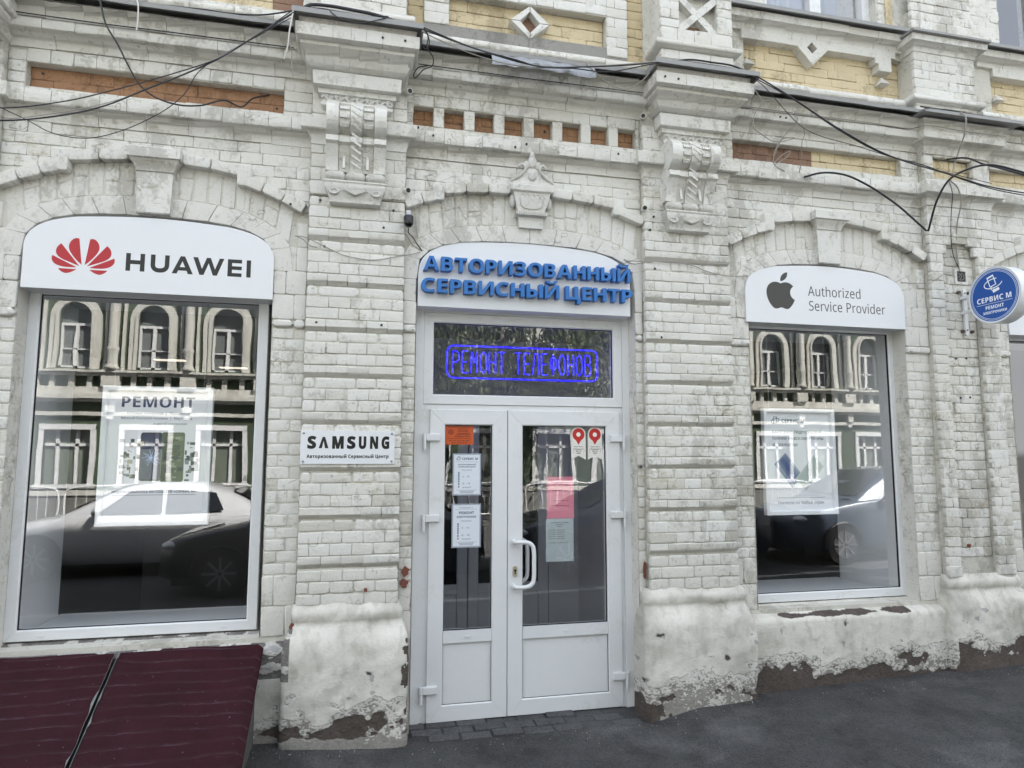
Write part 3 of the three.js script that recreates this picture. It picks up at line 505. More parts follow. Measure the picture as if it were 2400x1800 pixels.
// base of the upper storey: roll mouldings, yellow panels, ornaments
BAY.forEach((b, i) => {
  const u = sub('upper_bay');
  const ro = Array.from({ length: 9 }, (_, k) => { const a = -1.5 + k / 8 * 3; return [4.53 + 0.036 * Math.sin(a), 0.155 + 0.036 * Math.cos(a)]; });
  moulding('roll_block', b.x0, b.x1, ro, 0.26, u, 1.2);
  if (i === 1) {
    part('cement_band', bx(0.37, 1.86, 4.575, 4.664, ZC, 0.142), M.render, u);
    courses(0.372, 0.54, 4.665, 5.2, 0.15, 'white', u, { big: 0 }); courses(1.70, 1.862, 4.60, 5.2, 0.15, 'white', u, { big: 0 });
    courses(0.54, 1.70, 4.905, 5.2, 0.15, 'white', u, { big: 0.6 });
    part('frame_core', [bx(0.372, 0.545, 4.58, 5.2, ZC, 0.140), bx(1.698, 1.86, 4.58, 5.2, ZC, 0.140), bx(0.545, 1.698, 4.902, 5.2, ZC, 0.140)], M.joint, u);
    courses(0.545, 1.698, 4.666, 4.902, 0.075, M.yellow, u, { big: 0.5 }); part('backing', bx(0.536, 1.704, 4.658, 4.909, 0.04, 0.066), M.yellow2, u);
    courses(1.864, 1.99, 4.57, 5.2, ZW, M.yellow2, u, { big: 0 }); courses(0.262, 0.37, 4.57, 5.2, ZW, M.yellow2, u, { big: 0 });
    // diamond
    const cx = 1.122, cy = 4.768, T = [[0.145, 0.108], [0.072, 0.07]];
    const hx = [[0, -1], [1, 0], [0, 1], [-1, 0]];
    for (let k = 0; k < 4; k++) { const p = hx[k], q = hx[(k + 1) % 4], e = 0.02, P = (h, s, m) => [cx + h[0] * s[0] * 1 + m[0], cy + h[1] * s[1] * 1.15 + m[1]]; const lerp = (a, b, t) => [a[0] + (b[0] - a[0]) * t, a[1] + (b[1] - a[1]) * t]; const A = P(p, T[0], [0, 0]), B = P(q, T[0], [0, 0]), C = P(q, T[1], [0, 0]), D = P(p, T[1], [0, 0]); part('diamond_stone', prismZ([lerp(A, B, e), lerp(B, A, e), lerp(C, D, e), lerp(D, C, e)], 0.06, 0.152, { bevel: 0.005 }), M.white2, u); }
    part('diamond_centre', prismZ([[cx, cy - 0.085], [cx + 0.074, cy], [cx, cy + 0.085], [cx - 0.074, cy]], 0.05, 0.083), M.terra3, u);
  } else if (i === 0) {
    courses(-2.0, -0.62, 4.612, 4.93, 0.075, M.yellow, u, { big: 0.5 }); courses(-0.62, -0.42, 4.612, 4.93, 0.075, M.terra3, u, { big: 0.5 }); part('backing', bx(-2.0, -0.42, 4.6, 4.94, 0.04, 0.066), M.yellow2, u);
    courses(b.x0, b.x1, 4.572, 4.61, ZW, 'white', u, { h: 0.04, big: 0.6 });
    courses(-2.09, -2.0, 4.612, 4.93, ZW, 'white', u); courses(-0.42, -0.33, 4.612, 4.93, ZW, 'white', u);
  } else {
    const X0 = b.c - 0.64, X1 = b.c + 0.81 - 0.0, dx = b.c - 3.47;
    courses(2.832 + dx, 4.278 + dx, 4.58, 4.93, 0.075, M.yellow, u, { big: 0.45 }); part('backing', bx(2.82 + dx, 4.29 + dx, 4.572, 4.936, 0.04, 0.066), M.yellow2, u);
    // white apron with a pointed drop in the middle and stepped ends
    const ap = new THREE.Shape([[2.80, 4.98], [2.80, 4.905], [3.285, 4.905], [3.42, 4.762], [3.565, 4.905], [4.0, 4.905], [4.0, 4.86], [4.03, 4.86], [4.03, 4.80], [4.155, 4.80], [4.155, 4.92], [4.2, 4.92], [4.2, 4.98]].map(([x, y]) => new THREE.Vector2(x + dx, y)));
    const dh = new THREE.Path([[3.42, 4.86], [3.375, 4.905], [3.42, 4.95], [3.465, 4.905]].map(([x, y]) => new THREE.Vector2(x + dx, y))); ap.holes.push(dh);
    part('apron', prismZ(ap, 0.06, 0.15, { bevel: 0.004 }), M.white, u);
    part('diamond_centre', bx(3.37 + dx, 3.47 + dx, 4.855, 4.955, 0.06, 0.09), M.terra3, u);
    part('drop', (() => { const g = new THREE.ConeGeometry(0.062, 0.075, 4).rotateY(Math.PI / 4); g.translate(4.085 + dx, 4.735, 0.11); return uvBox(g.toNonIndexed()); })(), M.white3, u);
    part('drop', (() => { const g = new THREE.ConeGeometry(0.062, 0.075, 4).rotateY(Math.PI / 4); g.translate(2.86 + dx, 4.735, 0.11); return uvBox(g.toNonIndexed()); })(), M.white3, u);
    moulding('sill_course', b.x0 + 0.02, b.x1 - 0.1, [...cav(4.975, 5.03, 0.15, 0.19), [5.033, 0.215], [5.085, 0.225]], 0.26, u);
    part('sill_sheet', [bx(b.x0 + 0.02, b.x1 - 0.13, 5.105, 5.118, 0.0, 0.268), bx(b.x0 + 0.02, b.x1 - 0.13, 5.088, 5.105, 0.258, 0.27)], M.flash, u);
  }
  courses(b.x0, b.x1, 5.2, 5.6, ZW, 'white', u, { skip: (x, y) => upWin.some(([p, q]) => x > p - 0.05 && x < q + 0.05) });
});
// plain jambs of the upper windows in view
[[2.60, 3.02], [4.07, 4.30], [4.95, 5.29]].forEach(([a, b]) => courses(a, b, 5.12, 5.9, ZW, 'white', building, { big: 0.3 }));
part('yellow_strip', bx(4.135, 4.20, 5.12, 5.9, ZW, ZW + 0.012), M.yellow, building);
upWin.forEach(([a, b], i) => {
  const w = sub('window'); part('frame', [bx(a, b, 5.12, 5.19, -0.02, 0.05), bx(a, a + 0.07, 5.19, 6.9, -0.02, 0.05), bx(b - 0.07, b, 5.19, 6.9, -0.02, 0.05), bx((a + b) / 2 - 0.05, (a + b) / 2 + 0.05, 5.19, 6.9, -0.018, 0.048), bx(a + 0.07, b - 0.07, 6.83, 6.9, -0.02, 0.05)], M.pvc, w);
  part('pane', plane(a + 0.06, (a + b) / 2 - 0.04, 5.18, 6.84, 0.0), M.glass, w); part('pane', plane((a + b) / 2 + 0.04, b - 0.06, 5.18, 6.84, 0.0), M.glass, w);
  if (i !== 1) part('sky_tinted_curtain', (() => { const g = new THREE.PlaneGeometry(b - a, 1.9, 40, 1), p = g.attributes.position; for (let k = 0; k < p.count; k++) p.setZ(k, 0.03 * Math.sin(p.getX(k) * 40)); g.computeVertexNormals(); g.translate((a + b) / 2, 5.95, -0.35); return g; })(), std(0.34, 0.38, 0.45), w);  // blue-grey cloth colour stands in for sky mirrored in the panes
});
// upper pilasters
function upperPilaster(x0, x1, zf, xpanel) {
  const u = sub('upper_pilaster'), ro = Array.from({ length: 9 }, (_, k) => { const a = -1.5 + k / 8 * 3; return [4.655 + 0.034 * Math.sin(a), 0.034 * Math.cos(a)]; });
  const zr = zf + 0.004;
  if (xpanel) {
    part('core', [bx(x0 + 0.006, x1 - 0.006, 4.41, 4.79, ZC, zf - 0.0095), bx(x0 + 0.006, x0 + 0.14, 4.79, 5.3, ZC, zf - 0.0095), bx(x1 - 0.115, x1 - 0.006, 4.79, 5.3, ZC, zf - 0.0095), bx(x0 + 0.14, x1 - 0.115, 4.79, 5.3, ZC, zf - 0.075)], M.white, u);
    courses(x0, x1, 4.41, 4.615, zf, 'white', u, { big: 0.3 });
    part('roll', pieceLoft(ro.map(([y, o]) => ({ y, xl: x0 - 0.02 - o, xr: x1 + 0.02 + o, zf: zr + o })), ZC, 1.2), M.white3, u);
    courses(x0, x1, 4.69, 4.79, zf, 'white', u, { big: 0.3 }); courses(x0, x0 + 0.145, 4.79, 5.2, zf, 'white', u, { big: 0 }); courses(x1 - 0.12, x1, 4.79, 5.2, zf, 'white', u, { big: 0 });
    const cx = (x0 + 0.14 + x1 - 0.115) / 2, cy = 4.925, hw = (x1 - x0 - 0.255) / 2;
    for (const s of [-1, 1]) part('cross_bar', bx(-0.215, 0.215, -0.026, 0.026, -0.03, 0.028).rotateZ(s * 0.74).translate(cx, cy, zf - 0.045 + s * 0.003), M.white2, u);
    part('panel_back', bx(x0 + 0.142, x1 - 0.117, 4.79, 4.86, zf - 0.075, zf - 0.07), M.terra3, u);
    courses(x0 + 0.14, x1 - 0.115, 5.075, 5.2, zf, 'white', u, { big: 0.4 });
  } else {
    part('core', bx(x0 + 0.006, x1 - 0.006, 4.38, 5.3, ZC, zf - 0.0095), M.joint, u);
    courses(x0, x1, 4.41, 5.1, zf, 'white', u, { big: 0.45 });
    part('roll', pieceLoft(ro.map(([y, o]) => ({ y: y - 0.115, xl: x0 - 0.02 - o, xr: x1 + 0.02 + o, zf: zr + o })), ZC, 1.2), M.white2, u);
  }
  return u;
}
upperPilaster(-0.30, 0.245, 0.30, false); upperPilaster(2.058, 2.63, 0.30, true); upperPilaster(-2.65, -2.12, 0.30, false);
{
  const x0 = 4.275, x1 = 4.865, u = upperPilaster(x0, x1, 0.25, false);
  capLayer('cap_block', u, x0, x1, [...cav(4.94, 4.995, 0.255, 0.3).map(([y, z]) => [y, z - 0.25, z]), [4.997, 0.065, 0.318], [5.045, 0.07, 0.322]], 1, ZC, M.white2);
  part('cap_flashing', bx(x0 - 0.09, x1 + 0.075, 5.047, 5.064, 0.13, 0.352), M.flash, u);
  courses(x0, x1, 5.066, 5.6, 0.25, 'white', u, { big: 0.4 });
}
// ---------- plinths: plaster with peeling paint ----------
const PLX0 = -2.6, PLX1 = 6.6, PLY0 = -0.25, PLY1 = 0.95, PLW = 2048, PLH = 400;
const grainN = sumNoise(512, [[150, 150, 0.6], [256, 250, 0.6]]);
const plBase = x => x < 0.5 ? 0.13 : x < 1.2 ? 0.1 : x < 2.66 ? 0.09 + 0.05 * sstep(2.3, 2.6, x) : x < 4.32 ? 0.185 : 0.30;
const plGran = x => x < 0.5 ? 0.42 : x < 2.66 ? 0.85 : x < 4.32 ? 0.62 : 0.35;
const plE = (x, y) => 1 + (plBase(x) - y) / 0.16 + 1.9 * pf(x * 3.3, y * 4.6, 1.7, 5) + 0.7 * pf(x * 12, y * 14, 8.2, 3);   // above 1 the paint is gone
const plMask = (x, y) => { // 0 paint, 0.5 older grey coat, 1 crumbling plaster, 2 dark bare base
  if (x < -0.36 && y > 0.4) { const q = pf(x * 6, y * 16, 5.1, 5); return q > -0.06 ? 3 : q > -0.2 ? 1 : 0.5; }
  const e = plE(x, y), f = pf(x * 11, y * 11, 8.2, 4), n = pf(x * 3.1, y * 4.2, 1.7, 5) * 1.5, toe = y < 0.075 + 0.05 * pf(x * 4, 1.5, 2) + 0.03 * f;
  if (x < 0.5 && toe) return 1; if (x + 0.25 * f > 1.99 && x + 0.3 * n < 2.52 && x > 1.9 && e > 1) return 1;
  if (e > 1) return 2; if (e > 1 - plGran(x) * 1.15) return 1;
  const chips = pf(x * 9 + 3, y * 9, 4.4, 3); if (y < 0.55 && chips > 0.40) return 2; if (y < 0.6 && chips > 0.33) return 0.5;
  if (x > 0.2 && x < 0.5 && y > 0.15 && y < 0.6 && f * 0.5 + n * 0.12 + (x - 0.30) * 3.2 - Math.abs(y - 0.42) * 0.5 > 0.02) return 2;
  if (x > 2.85 && x < 4.0 && Math.abs(y - 0.578 - 0.008 * pn(x * 6, 2)) < 0.016 * (pf(x * 4, 1.3, 2) * 3 + 0.5) + 0.012 * f) return 2;
  return 0;
};
const plinthMap = dataTex(PLW, PLH, (i, j, k) => {
  const x = PLX0 + (PLX1 - PLX0) * i / PLW, y = PLY0 + (PLY1 - PLY0) * j / PLH, g = grainN[(j % 512) * 512 + i % 512], m = plMask(x, y), b = pf(x * 1.3, y * 2, 5.5);
  const cr = sstep(0.006, 0.002, Math.abs(pf(x * 1.9, y * 1.9, 9.1, 5))) * sstep(0.0, 0.25, pf(x * 1.9, y * 1.9, 2.2));
  let c = m >= 3 ? [0.17, 0.158, 0.148] : m >= 2 ? [0.085, 0.068, 0.058] : m >= 1 ? (g + 0.9 * ((1 - plE(x, y)) / (plGran(x) * 1.15)) > 0.28 ? [0.56, 0.545, 0.50] : [0.29, 0.275, 0.245]) : m >= 0.5 ? [0.42, 0.415, 0.40] : [0.685, 0.662, 0.60];
  const v = (1 + (m >= 2 ? 0.35 : m >= 1 ? 0.18 : 0.07) * g + 0.22 * b) * (1 - 0.3 * cr);
  const st = m < 1 ? (1 - 0.30 * sstep(-0.1, 0.4, pf(x * 4, y * 3.2, 6.3, 5) + 0.14 * g)) * (1 - 0.16 * sstep(0.0, 0.3, pf(x * 17, y * 11, 3.3, 4))) : 1;
  return [s2(c[0] * v * st), s2(c[1] * v * st), s2(c[2] * v * st * (0.9 + 0.1 * st))];
}, true, false);
const plinthBump = dataTex(PLW, PLH, (i, j) => { const x = PLX0 + (PLX1 - PLX0) * i / PLW, y = PLY0 + (PLY1 - PLY0) * j / PLH, m = plMask(x, y), g = grainN[(j % 512) * 512 + i % 512]; const v = (m >= 2 ? 0.2 : m >= 1 ? 0.45 : m >= 0.5 ? 0.6 : 0.72) + (m >= 1 ? 0.12 : 0.05) * g + 0.12 * pf(x * 7, y * 7, 1); return [v, v, v]; }, false, false);
M.plinth = std(0.88, 0.88, 0.88, { map: plinthMap, bumpMap: plinthBump, bumpScale: 0.009, roughness: 0.92 });
function plasterBlock(name, x0, x1, prof, zb, parent, rc = 0.034, amp = 0.013) {
  // prof: [y, z, extra half width]; section rounded at the corners
  const rows = []; for (let k = 0; k + 1 < prof.length; k++) { const n = Math.max(1, Math.round(Math.hypot(prof[k + 1][0] - prof[k][0], prof[k + 1][1] - prof[k][1]) / 0.022)); for (let q = 0; q < n; q++) { const t = q / n; rows.push(prof[k].map((a, i) => a + (prof[k + 1][i] - a) * t)); } } rows.push(prof[prof.length - 1]);
  const pos = [], uv = [], idx = []; let nc = 0;
  rows.forEach(([y, z, e], j) => {
    const pts = [], a = x0 - e, b = x1 + e; const ns = 3;
    for (let q = 0; q <= ns; q++) pts.push([a, zb + (z - rc - zb) * q / ns]);
    for (let q = 1; q <= 4; q++) { const t = q / 4 * Math.PI / 2; pts.push([a + rc - rc * Math.cos(t), z - rc + rc * Math.sin(t)]); }
    const nf = Math.round((x1 - x0) / 0.025); for (let q = 1; q < nf; q++) pts.push([a + rc + (b - a - 2 * rc) * q / nf, z]);
    for (let q = 0; q <= 4; q++) { const t = (1 - q / 4) * Math.PI / 2; pts.push([b - rc + rc * Math.cos(t), z - rc + rc * Math.sin(t)]); }
    for (let q = 1; q <= ns; q++) pts.push([b, z - rc + (zb - z + rc) * q / ns]);
    nc = pts.length;
    pts.forEach(([x, zz], i) => { const w = (zz - zb) / (z - zb), d = amp * (y > 0.64 ? 2.1 : 1) * w * (pf(x * 5, y * 5, zz * 5) * 1.6 + 0.6 * pf(x * 17, y * 17, zz * 9) + 0.3 * pf(x * 45, y * 45, zz * 20, 2)), l = plMask(x, y) >= 2 ? -0.004 * w : 0; pos.push(x + (i < 7 ? -d : i > nc - 8 ? d : 0), y + d * 0.3, zz + d + l); uv.push((x + (i < 4 ? -(z - zz) : i > nc - 5 ? (z - zz) : 0) * 0.5 - PLX0) / (PLX1 - PLX0), (y - PLY0) / (PLY1 - PLY0)); });
  });
  for (let j = 0; j + 1 < rows.length; j++) for (let i = 0; i + 1 < nc; i++) { const a = j * nc + i; idx.push(a, a + 1, a + nc + 1, a, a + nc + 1, a + nc); }
  const g = new THREE.BufferGeometry(); g.setAttribute('position', new THREE.Float32BufferAttribute(pos, 3)); g.setAttribute('uv', new THREE.Float32BufferAttribute(uv, 2)); g.setIndex(idx); g.computeVertexNormals();
  return part(name, g, M.plinth, parent);
}
const plP = (z, w) => [[-0.2, z + 0.012, w], [0.10, z + 0.008, w], [0.50, z, w], [0.575, z - 0.006, w - 0.004], [0.62, z - 0.022, w - 0.012], [0.69, z - 0.075, w - 0.035], [0.708, z - 0.078, w - 0.040], [0.716, z - 0.072, w - 0.037], [0.745, z - 0.064, w - 0.034], [0.772, z - 0.070, w - 0.037], [0.79, z - 0.088, w - 0.045], [0.815, z - 0.10, w - 0.055]];
{
  const p = sub('plinth');
  plasterBlock('plaster_base', -0.336, 0.266, plP(0.285, 0.068), ZC - 0.03, p);
  plasterBlock('plaster_base', 1.93, 2.61, plP(0.285, 0.072), ZC - 0.03, p);
  plasterBlock('plaster_base', 4.366, 4.99, plP(0.275, 0.07), ZC - 0.03, p);
  plasterBlock('plaster_base', -2.70, -2.09, plP(0.285, 0.07), ZC - 0.03, p);
  const bay = z => [[-0.2, z + 0.015, 0], [0.3, z + 0.004, 0], [0.52, z, 0], [0.555, z - 0.004, 0], [0.575, z - 0.02, 0], [0.618, 0.03, 0], [0.630, -0.01, 0]];
  plasterBlock('plaster_base', 2.62, 4.36, bay(0.205), -0.06, p, 0.012, 0.009);
  plasterBlock('plaster_base', -2.08, -0.345, bay(0.20), -0.06, p, 0.012, 0.009);
  plasterBlock('plaster_base', 5.0, 6.7, bay(0.205), -0.06, p, 0.012, 0.009);
}

// ---------- windows and entrance ----------
// mitred frame of four bars with a sloped inner bead
function mitre(x0, x1, y0, y1, w, zf, zb, mat, name, parent) {
  const e = 0.0006, bev = 0.007;
  const bar = (P) => { const a = []; const f = P.map(([x, y]) => [x, y, zf]), b = P.map(([x, y]) => [x, y, zb]); // P: outer a, outer b, inner b, inner a
    const mid = [[0, 1], [1, 1]].map(() => 0); const ci = [P[3], P[2]].map(([x, y], k) => { const o = [P[0], P[1]][k]; const l = Math.hypot(o[0] - x, o[1] - y); return [x + (o[0] - x) * bev / l * 1.4, y + (o[1] - y) * bev / l * 1.4]; });
    const co = [P[0], P[1]].map(([x, y], k) => { const o = [P[3], P[2]][k]; const l = Math.hypot(o[0] - x, o[1] - y); return [x + (o[0] - x) * 0.003 / l, y + (o[1] - y) * 0.003 / l]; });
    const F0 = [...co[0], zf], F1 = [...co[1], zf], F2 = [...ci[1], zf], F3 = [...ci[0], zf], I2 = [...P[2], zf - bev], I3 = [...P[3], zf - bev], O0 = [...P[0], zf - 0.003], O1 = [...P[1], zf - 0.003];
    pushQ(a, F0, F1, F2, F3); pushQ(a, F3, F2, I2, I3); pushQ(a, I3, I2, b[2], b[3]); pushQ(a, O0, O1, F1, F0); pushQ(a, b[0], b[1], O1, O0); pushQ(a, b[3], b[2], b[1], b[0]);
    pushQ(a, O0, F0, F3, I3); pushQ(a, O0, I3, b[3], b[0]); pushQ(a, O1, I2, F2, F1); pushQ(a, O1, b[1], b[2], I2); return fromTris(a); };
  const B = [[[x0 + e, y0], [x1 - e, y0], [x1 - w - e, y0 + w], [x0 + w + e, y0 + w]], [[x1, y0 + e], [x1, y1 - e], [x1 - w, y1 - w - e], [x1 - w, y0 + w + e]], [[x1 - e, y1], [x0 + e, y1], [x0 + w + e, y1 - w], [x1 - w - e, y1 - w]], [[x0, y1 - e], [x0, y0 + e], [x0 + w, y0 + w + e], [x0 + w, y1 - w - e]]];
  B.forEach(P => part(name, bar(P), mat, parent));
}
function gasket(x0, x1, y0, y1, z, parent, w = 0.006) { part('gasket', [bx(x0, x1, y0, y0 + w, z - 0.012, z + 0.004), bx(x0, x1, y1 - w, y1, z - 0.012, z + 0.004), bx(x0, x0 + w, y0 + w, y1 - w, z - 0.012, z + 0.004), bx(x1 - w, x1, y0 + w, y1 - w, z - 0.012, z + 0.004)], M.gasket, parent); }
function shopWindow(x0, x1, yb, yt, depth) { // outer size of the frame
  const w = sub('shop_window'), f = 0.062, gx0 = x0 + f, gx1 = x1 - f, gy0 = yb + f - 0.008, gy1 = yt - f;
  mitre(x0, x1, yb, yt, f, 0.0, -0.07, M.pvc, 'frame_bar', w);
  gasket(gx0 - 0.003, gx1 + 0.003, yb + f - 0.003, gy1 + 0.003, -0.018, w);
  part('pane', plane(gx0, gx1, yb + f, gy1, -0.022), M.glass, w);
  for (const t of [0.14, 0.86]) part('drain_cap', bx(x0 + (x1 - x0) * t - 0.016, x0 + (x1 - x0) * t + 0.016, yb + 0.022, yb + 0.032, -0.002, 0.005), M.pvcIn, w);
  part('reveal_panel', bx(x0 + 0.005, x0 + 0.05, yb - 0.03, yt - 0.02, -depth, -0.071), M.pvcIn, w);
  part('reveal_panel', bx(x1 - 0.05, x1 - 0.005, yb - 0.03, yt - 0.02, -depth, -0.071), M.pvcIn, w);
  part('head_panel', bx(x0 + 0.051, x1 - 0.051, yt - 0.03, yt - 0.01, -depth, -0.071), M.pvcIn, w);
  part('inner_sill', bx(x0 + 0.051, x1 - 0.051, yb - 0.03, yb + 0.012, -depth - 0.04, -0.071), M.pvcIn, w);
  return w;
}
shopWindow(-1.942, -0.578, 0.640, 2.73, 0.60); shopWindow(2.808, 4.172, 0.636, 2.73, 0.70); shopWindow(5.16, 6.50, 0.636, 2.73, 0.6);

const door = sub('entrance_door');
{ // fixed outer frame and transom light
  const X0 = 0.357, X1 = 1.889;
  part('side_cover', bx(X0 - 0.003, 0.419, -0.03, 2.75, -0.06, 0.010), M.pvc, door); part('side_cover', bx(1.838, X1 + 0.01, -0.03, 2.75, -0.06, 0.010), M.pvc, door);
  part('frame_post', bx(0.4195, 0.4665, -0.03, 2.045, -0.06, -0.006), M.pvc, door); part('frame_post', bx(1.811, 1.8375, -0.03, 2.045, -0.06, -0.006), M.pvc, door);
  part('frame_head', bx(0.4195, 1.8375, 2.011, 2.0445, -0.06, -0.005), M.pvc, door);
  part('threshold', bx(0.4195, 1.8375, -0.05, 0.002, -0.06, -0.012), M.steel, door);
  mitre(0.4195, 1.8375, 2.046, 2.668, 0.066, 0.004, -0.06, M.pvc, 'transom_bar', door);
  part('head_cover', bx(0.4195, 1.8375, 2.669, 2.76, -0.06, 0.008), M.pvc, door);
  gasket(0.483, 1.774, 2.110, 2.604, -0.016, door); part('transom_pane', plane(0.4855, 1.7715, 2.112, 2.602, -0.02), M.glass, door);
  for (const [x0, x1, wl] of [[0.467, 0.9945, 0.098], [1.0, 1.811, 0.102]]) {
    mitre(x0, x1, 0.004, 2.010, 0.103, 0.012, -0.052, M.pvc, 'leaf_bar', door);
    part('mid_rail', bx(x0 + 0.104, x1 - 0.104, 0.490, 0.566, -0.05, 0.0115), M.pvc, door);
    part('lower_panel', bx(x0 + 0.1035, x1 - 0.1035, 0.1075, 0.4895, -0.04, -0.004), M.pvc, door);
    gasket(x0 + 0.101, x1 - 0.101, 0.565, 1.909, -0.008, door); gasket(x0 + 0.102, x1 - 0.102, 0.106, 0.4905, 0.001, door, 0.0025);
    part('leaf_pane', plane(x0 + 0.103, x1 - 0.103, 0.567, 1.907, -0.012), M.glass, door);
    part('drain_cap', bx((x0 + x1) / 2 - 0.016, (x0 + x1) / 2 + 0.016, 0.521, 0.532, 0.0115, 0.018), M.pvcIn, door);
  }
  part('centre_seal', bx(0.9952, 0.9993, 0.004, 2.01, -0.05, 0.002), std(0.35, 0.35, 0.35), door);
  const hinge = (x, y, s) => { const h = sub('hinge', door); part('hinge_plate', (() => { const sh = new THREE.Shape(), a = s > 0 ? x : x - 0.09; sh.moveTo(a, y); sh.lineTo(a + 0.09, y); sh.lineTo(a + 0.09, y + 0.046); sh.lineTo(a, y + 0.046); sh.closePath(); return prismZ(sh, 0.012, 0.034, { bevel: 0.004 }); })(), M.pvc, h); part('hinge_barrel', [cyl(0.0115, 0.0115, [x - s * 0.011, y + 0.046, 0.026], [x - s * 0.011, y + 0.002, 0.026], 14), cyl(0.0105, 0.0105, [x - s * 0.011, y, 0.026], [x - s * 0.011, y - 0.058, 0.026], 14)], M.pvc, h); };
  for (const y of [1.80, 1.27, 0.185]) { hinge(0.443, y, 1); hinge(1.825, y, -1); }
  // bow handle outside and its twin inside
  for (const z of [1, -1]) { const o = z > 0 ? 0.012 : -0.052; const p = [[1.042, 1.128, o], [1.045, 1.128, o + z * 0.045], [1.085, 1.128, o + z * 0.058], [1.13, 1.122, o + z * 0.06], [1.157, 1.10, o + z * 0.06], [1.165, 1.06, o + z * 0.06], [1.166, 0.98, o + z * 0.06], [1.165, 0.90, o + z * 0.06], [1.157, 0.862, o + z * 0.06], [1.13, 0.84, o + z * 0.06], [1.085, 0.834, o + z * 0.058], [1.045, 0.834, o + z * 0.045], [1.042, 0.834, o]]; part('handle', [tube(p, 0.0145, 90, 12), cyl(0.021, 0.021, [1.042, 1.128, o], [1.042, 1.128, o + z * 0.006], 16), cyl(0.021, 0.021, [1.042, 0.834, o], [1.042, 0.834, o + z * 0.006], 16)], M.pvc, door); }
  const esc = new THREE.Shape(); esc.absarc(1.0495, 0.952, 0.0165, 0, Math.PI); esc.absarc(1.0495, 0.912, 0.0165, Math.PI, 2 * Math.PI);
  part('lock_escutcheon', prismZ(esc, 0.012, 0.019, { bevel: 0.002 }), std(0.55, 0.48, 0.36, { metalness: 0.5, roughness: 0.4 }), door);
  part('lock_cylinder', [new THREE.CylinderGeometry(0.0085, 0.0085, 0.004, 16).rotateX(Math.PI / 2).translate(1.0495, 0.938, 0.0195), bx(1.0455, 1.0535, 0.914, 0.936, 0.0172, 0.0212)], M.black, door);
}
// ---------- rooms behind the glass ----------
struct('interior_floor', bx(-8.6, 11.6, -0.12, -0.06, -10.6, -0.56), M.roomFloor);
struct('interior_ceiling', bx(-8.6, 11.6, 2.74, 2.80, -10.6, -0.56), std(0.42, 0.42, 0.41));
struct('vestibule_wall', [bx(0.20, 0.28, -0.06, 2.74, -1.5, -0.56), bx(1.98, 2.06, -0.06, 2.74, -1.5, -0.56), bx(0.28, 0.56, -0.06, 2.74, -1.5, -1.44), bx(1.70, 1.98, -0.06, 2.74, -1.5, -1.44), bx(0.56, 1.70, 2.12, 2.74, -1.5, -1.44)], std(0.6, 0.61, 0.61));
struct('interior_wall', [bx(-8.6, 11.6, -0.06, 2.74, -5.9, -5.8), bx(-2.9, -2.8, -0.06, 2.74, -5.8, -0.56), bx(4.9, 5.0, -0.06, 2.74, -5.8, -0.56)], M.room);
{
  const d = thing('inner_door', 'white glazed inner door seen through the entrance glass', 'door');
  for (const [a, b] of [[0.565, 0.96], [0.97, 1.695]]) { mitre(a, b, -0.055, 2.115, 0.09, -1.44, -1.49, M.pvcIn, 'leaf_bar', d); part('mid_rail', bx(a + 0.09, b - 0.09, 0.50, 0.58, -1.485, -1.442), M.pvcIn, d); part('lower_panel', bx(a + 0.09, b - 0.09, 0.035, 0.50, -1.48, -1.456), M.pvcIn, d); part('pane', plane(a + 0.09, b - 0.09, 0.58, 2.03, -1.465), M.glassDark, d); gasket(a + 0.088, b - 0.088, 0.034, 0.502, -1.452, d, 0.004); }
  part('handle', bx(0.985, 1.01, 0.95, 1.12, -1.44, -1.40), M.pvc, d);
}
// ---------- signs ----------
const font = await new FontLoader().loadAsync('fonts/droid/droid_sans_bold.typeface.json');
const fontR = await new FontLoader().loadAsync('fonts/droid/droid_sans_regular.typeface.json');
function boxShape(x0, x1, yb, ys, yt) { // straight sides, rounded shoulders, gently arched top
  const s = new THREE.Shape(), w = x1 - x0, m = (x0 + x1) / 2; s.moveTo(x0, yb); s.lineTo(x1, yb); s.lineTo(x1, ys);
  s.bezierCurveTo(x1, ys + (yt - ys) * 0.62, x1 - w * 0.10, yt - 0.045, x1 - w * 0.20, yt - 0.022); s.quadraticCurveTo(m + w * 0.12, yt, m, yt); s.quadraticCurveTo(m - w * 0.12, yt, x0 + w * 0.20, yt - 0.022);
  s.bezierCurveTo(x0 + w * 0.10, yt - 0.045, x0, ys + (yt - ys) * 0.62, x0, ys); s.closePath(); return s;
}
function printed(shape, x0, x1, y0, y1, z, tex, o = {}) { // flat printed face
  const g = new THREE.ShapeGeometry(shape, 24), p = g.attributes.position, uv = new Float32Array(p.count * 2);
  for (let i = 0; i < p.count; i++) { uv[2 * i] = (p.getX(i) - x0) / (x1 - x0); uv[2 * i + 1] = (p.getY(i) - y0) / (y1 - y0); }
  g.setAttribute('uv', new THREE.BufferAttribute(uv, 2)); g.translate(0, 0, z); return [g, new THREE.MeshStandardMaterial({ map: tex, color: new THREE.Color().setRGB(0.87, 0.87, 0.87), roughness: 0.28, side: THREE.DoubleSide, ...o })];
}
const PW = '#e9ebee';
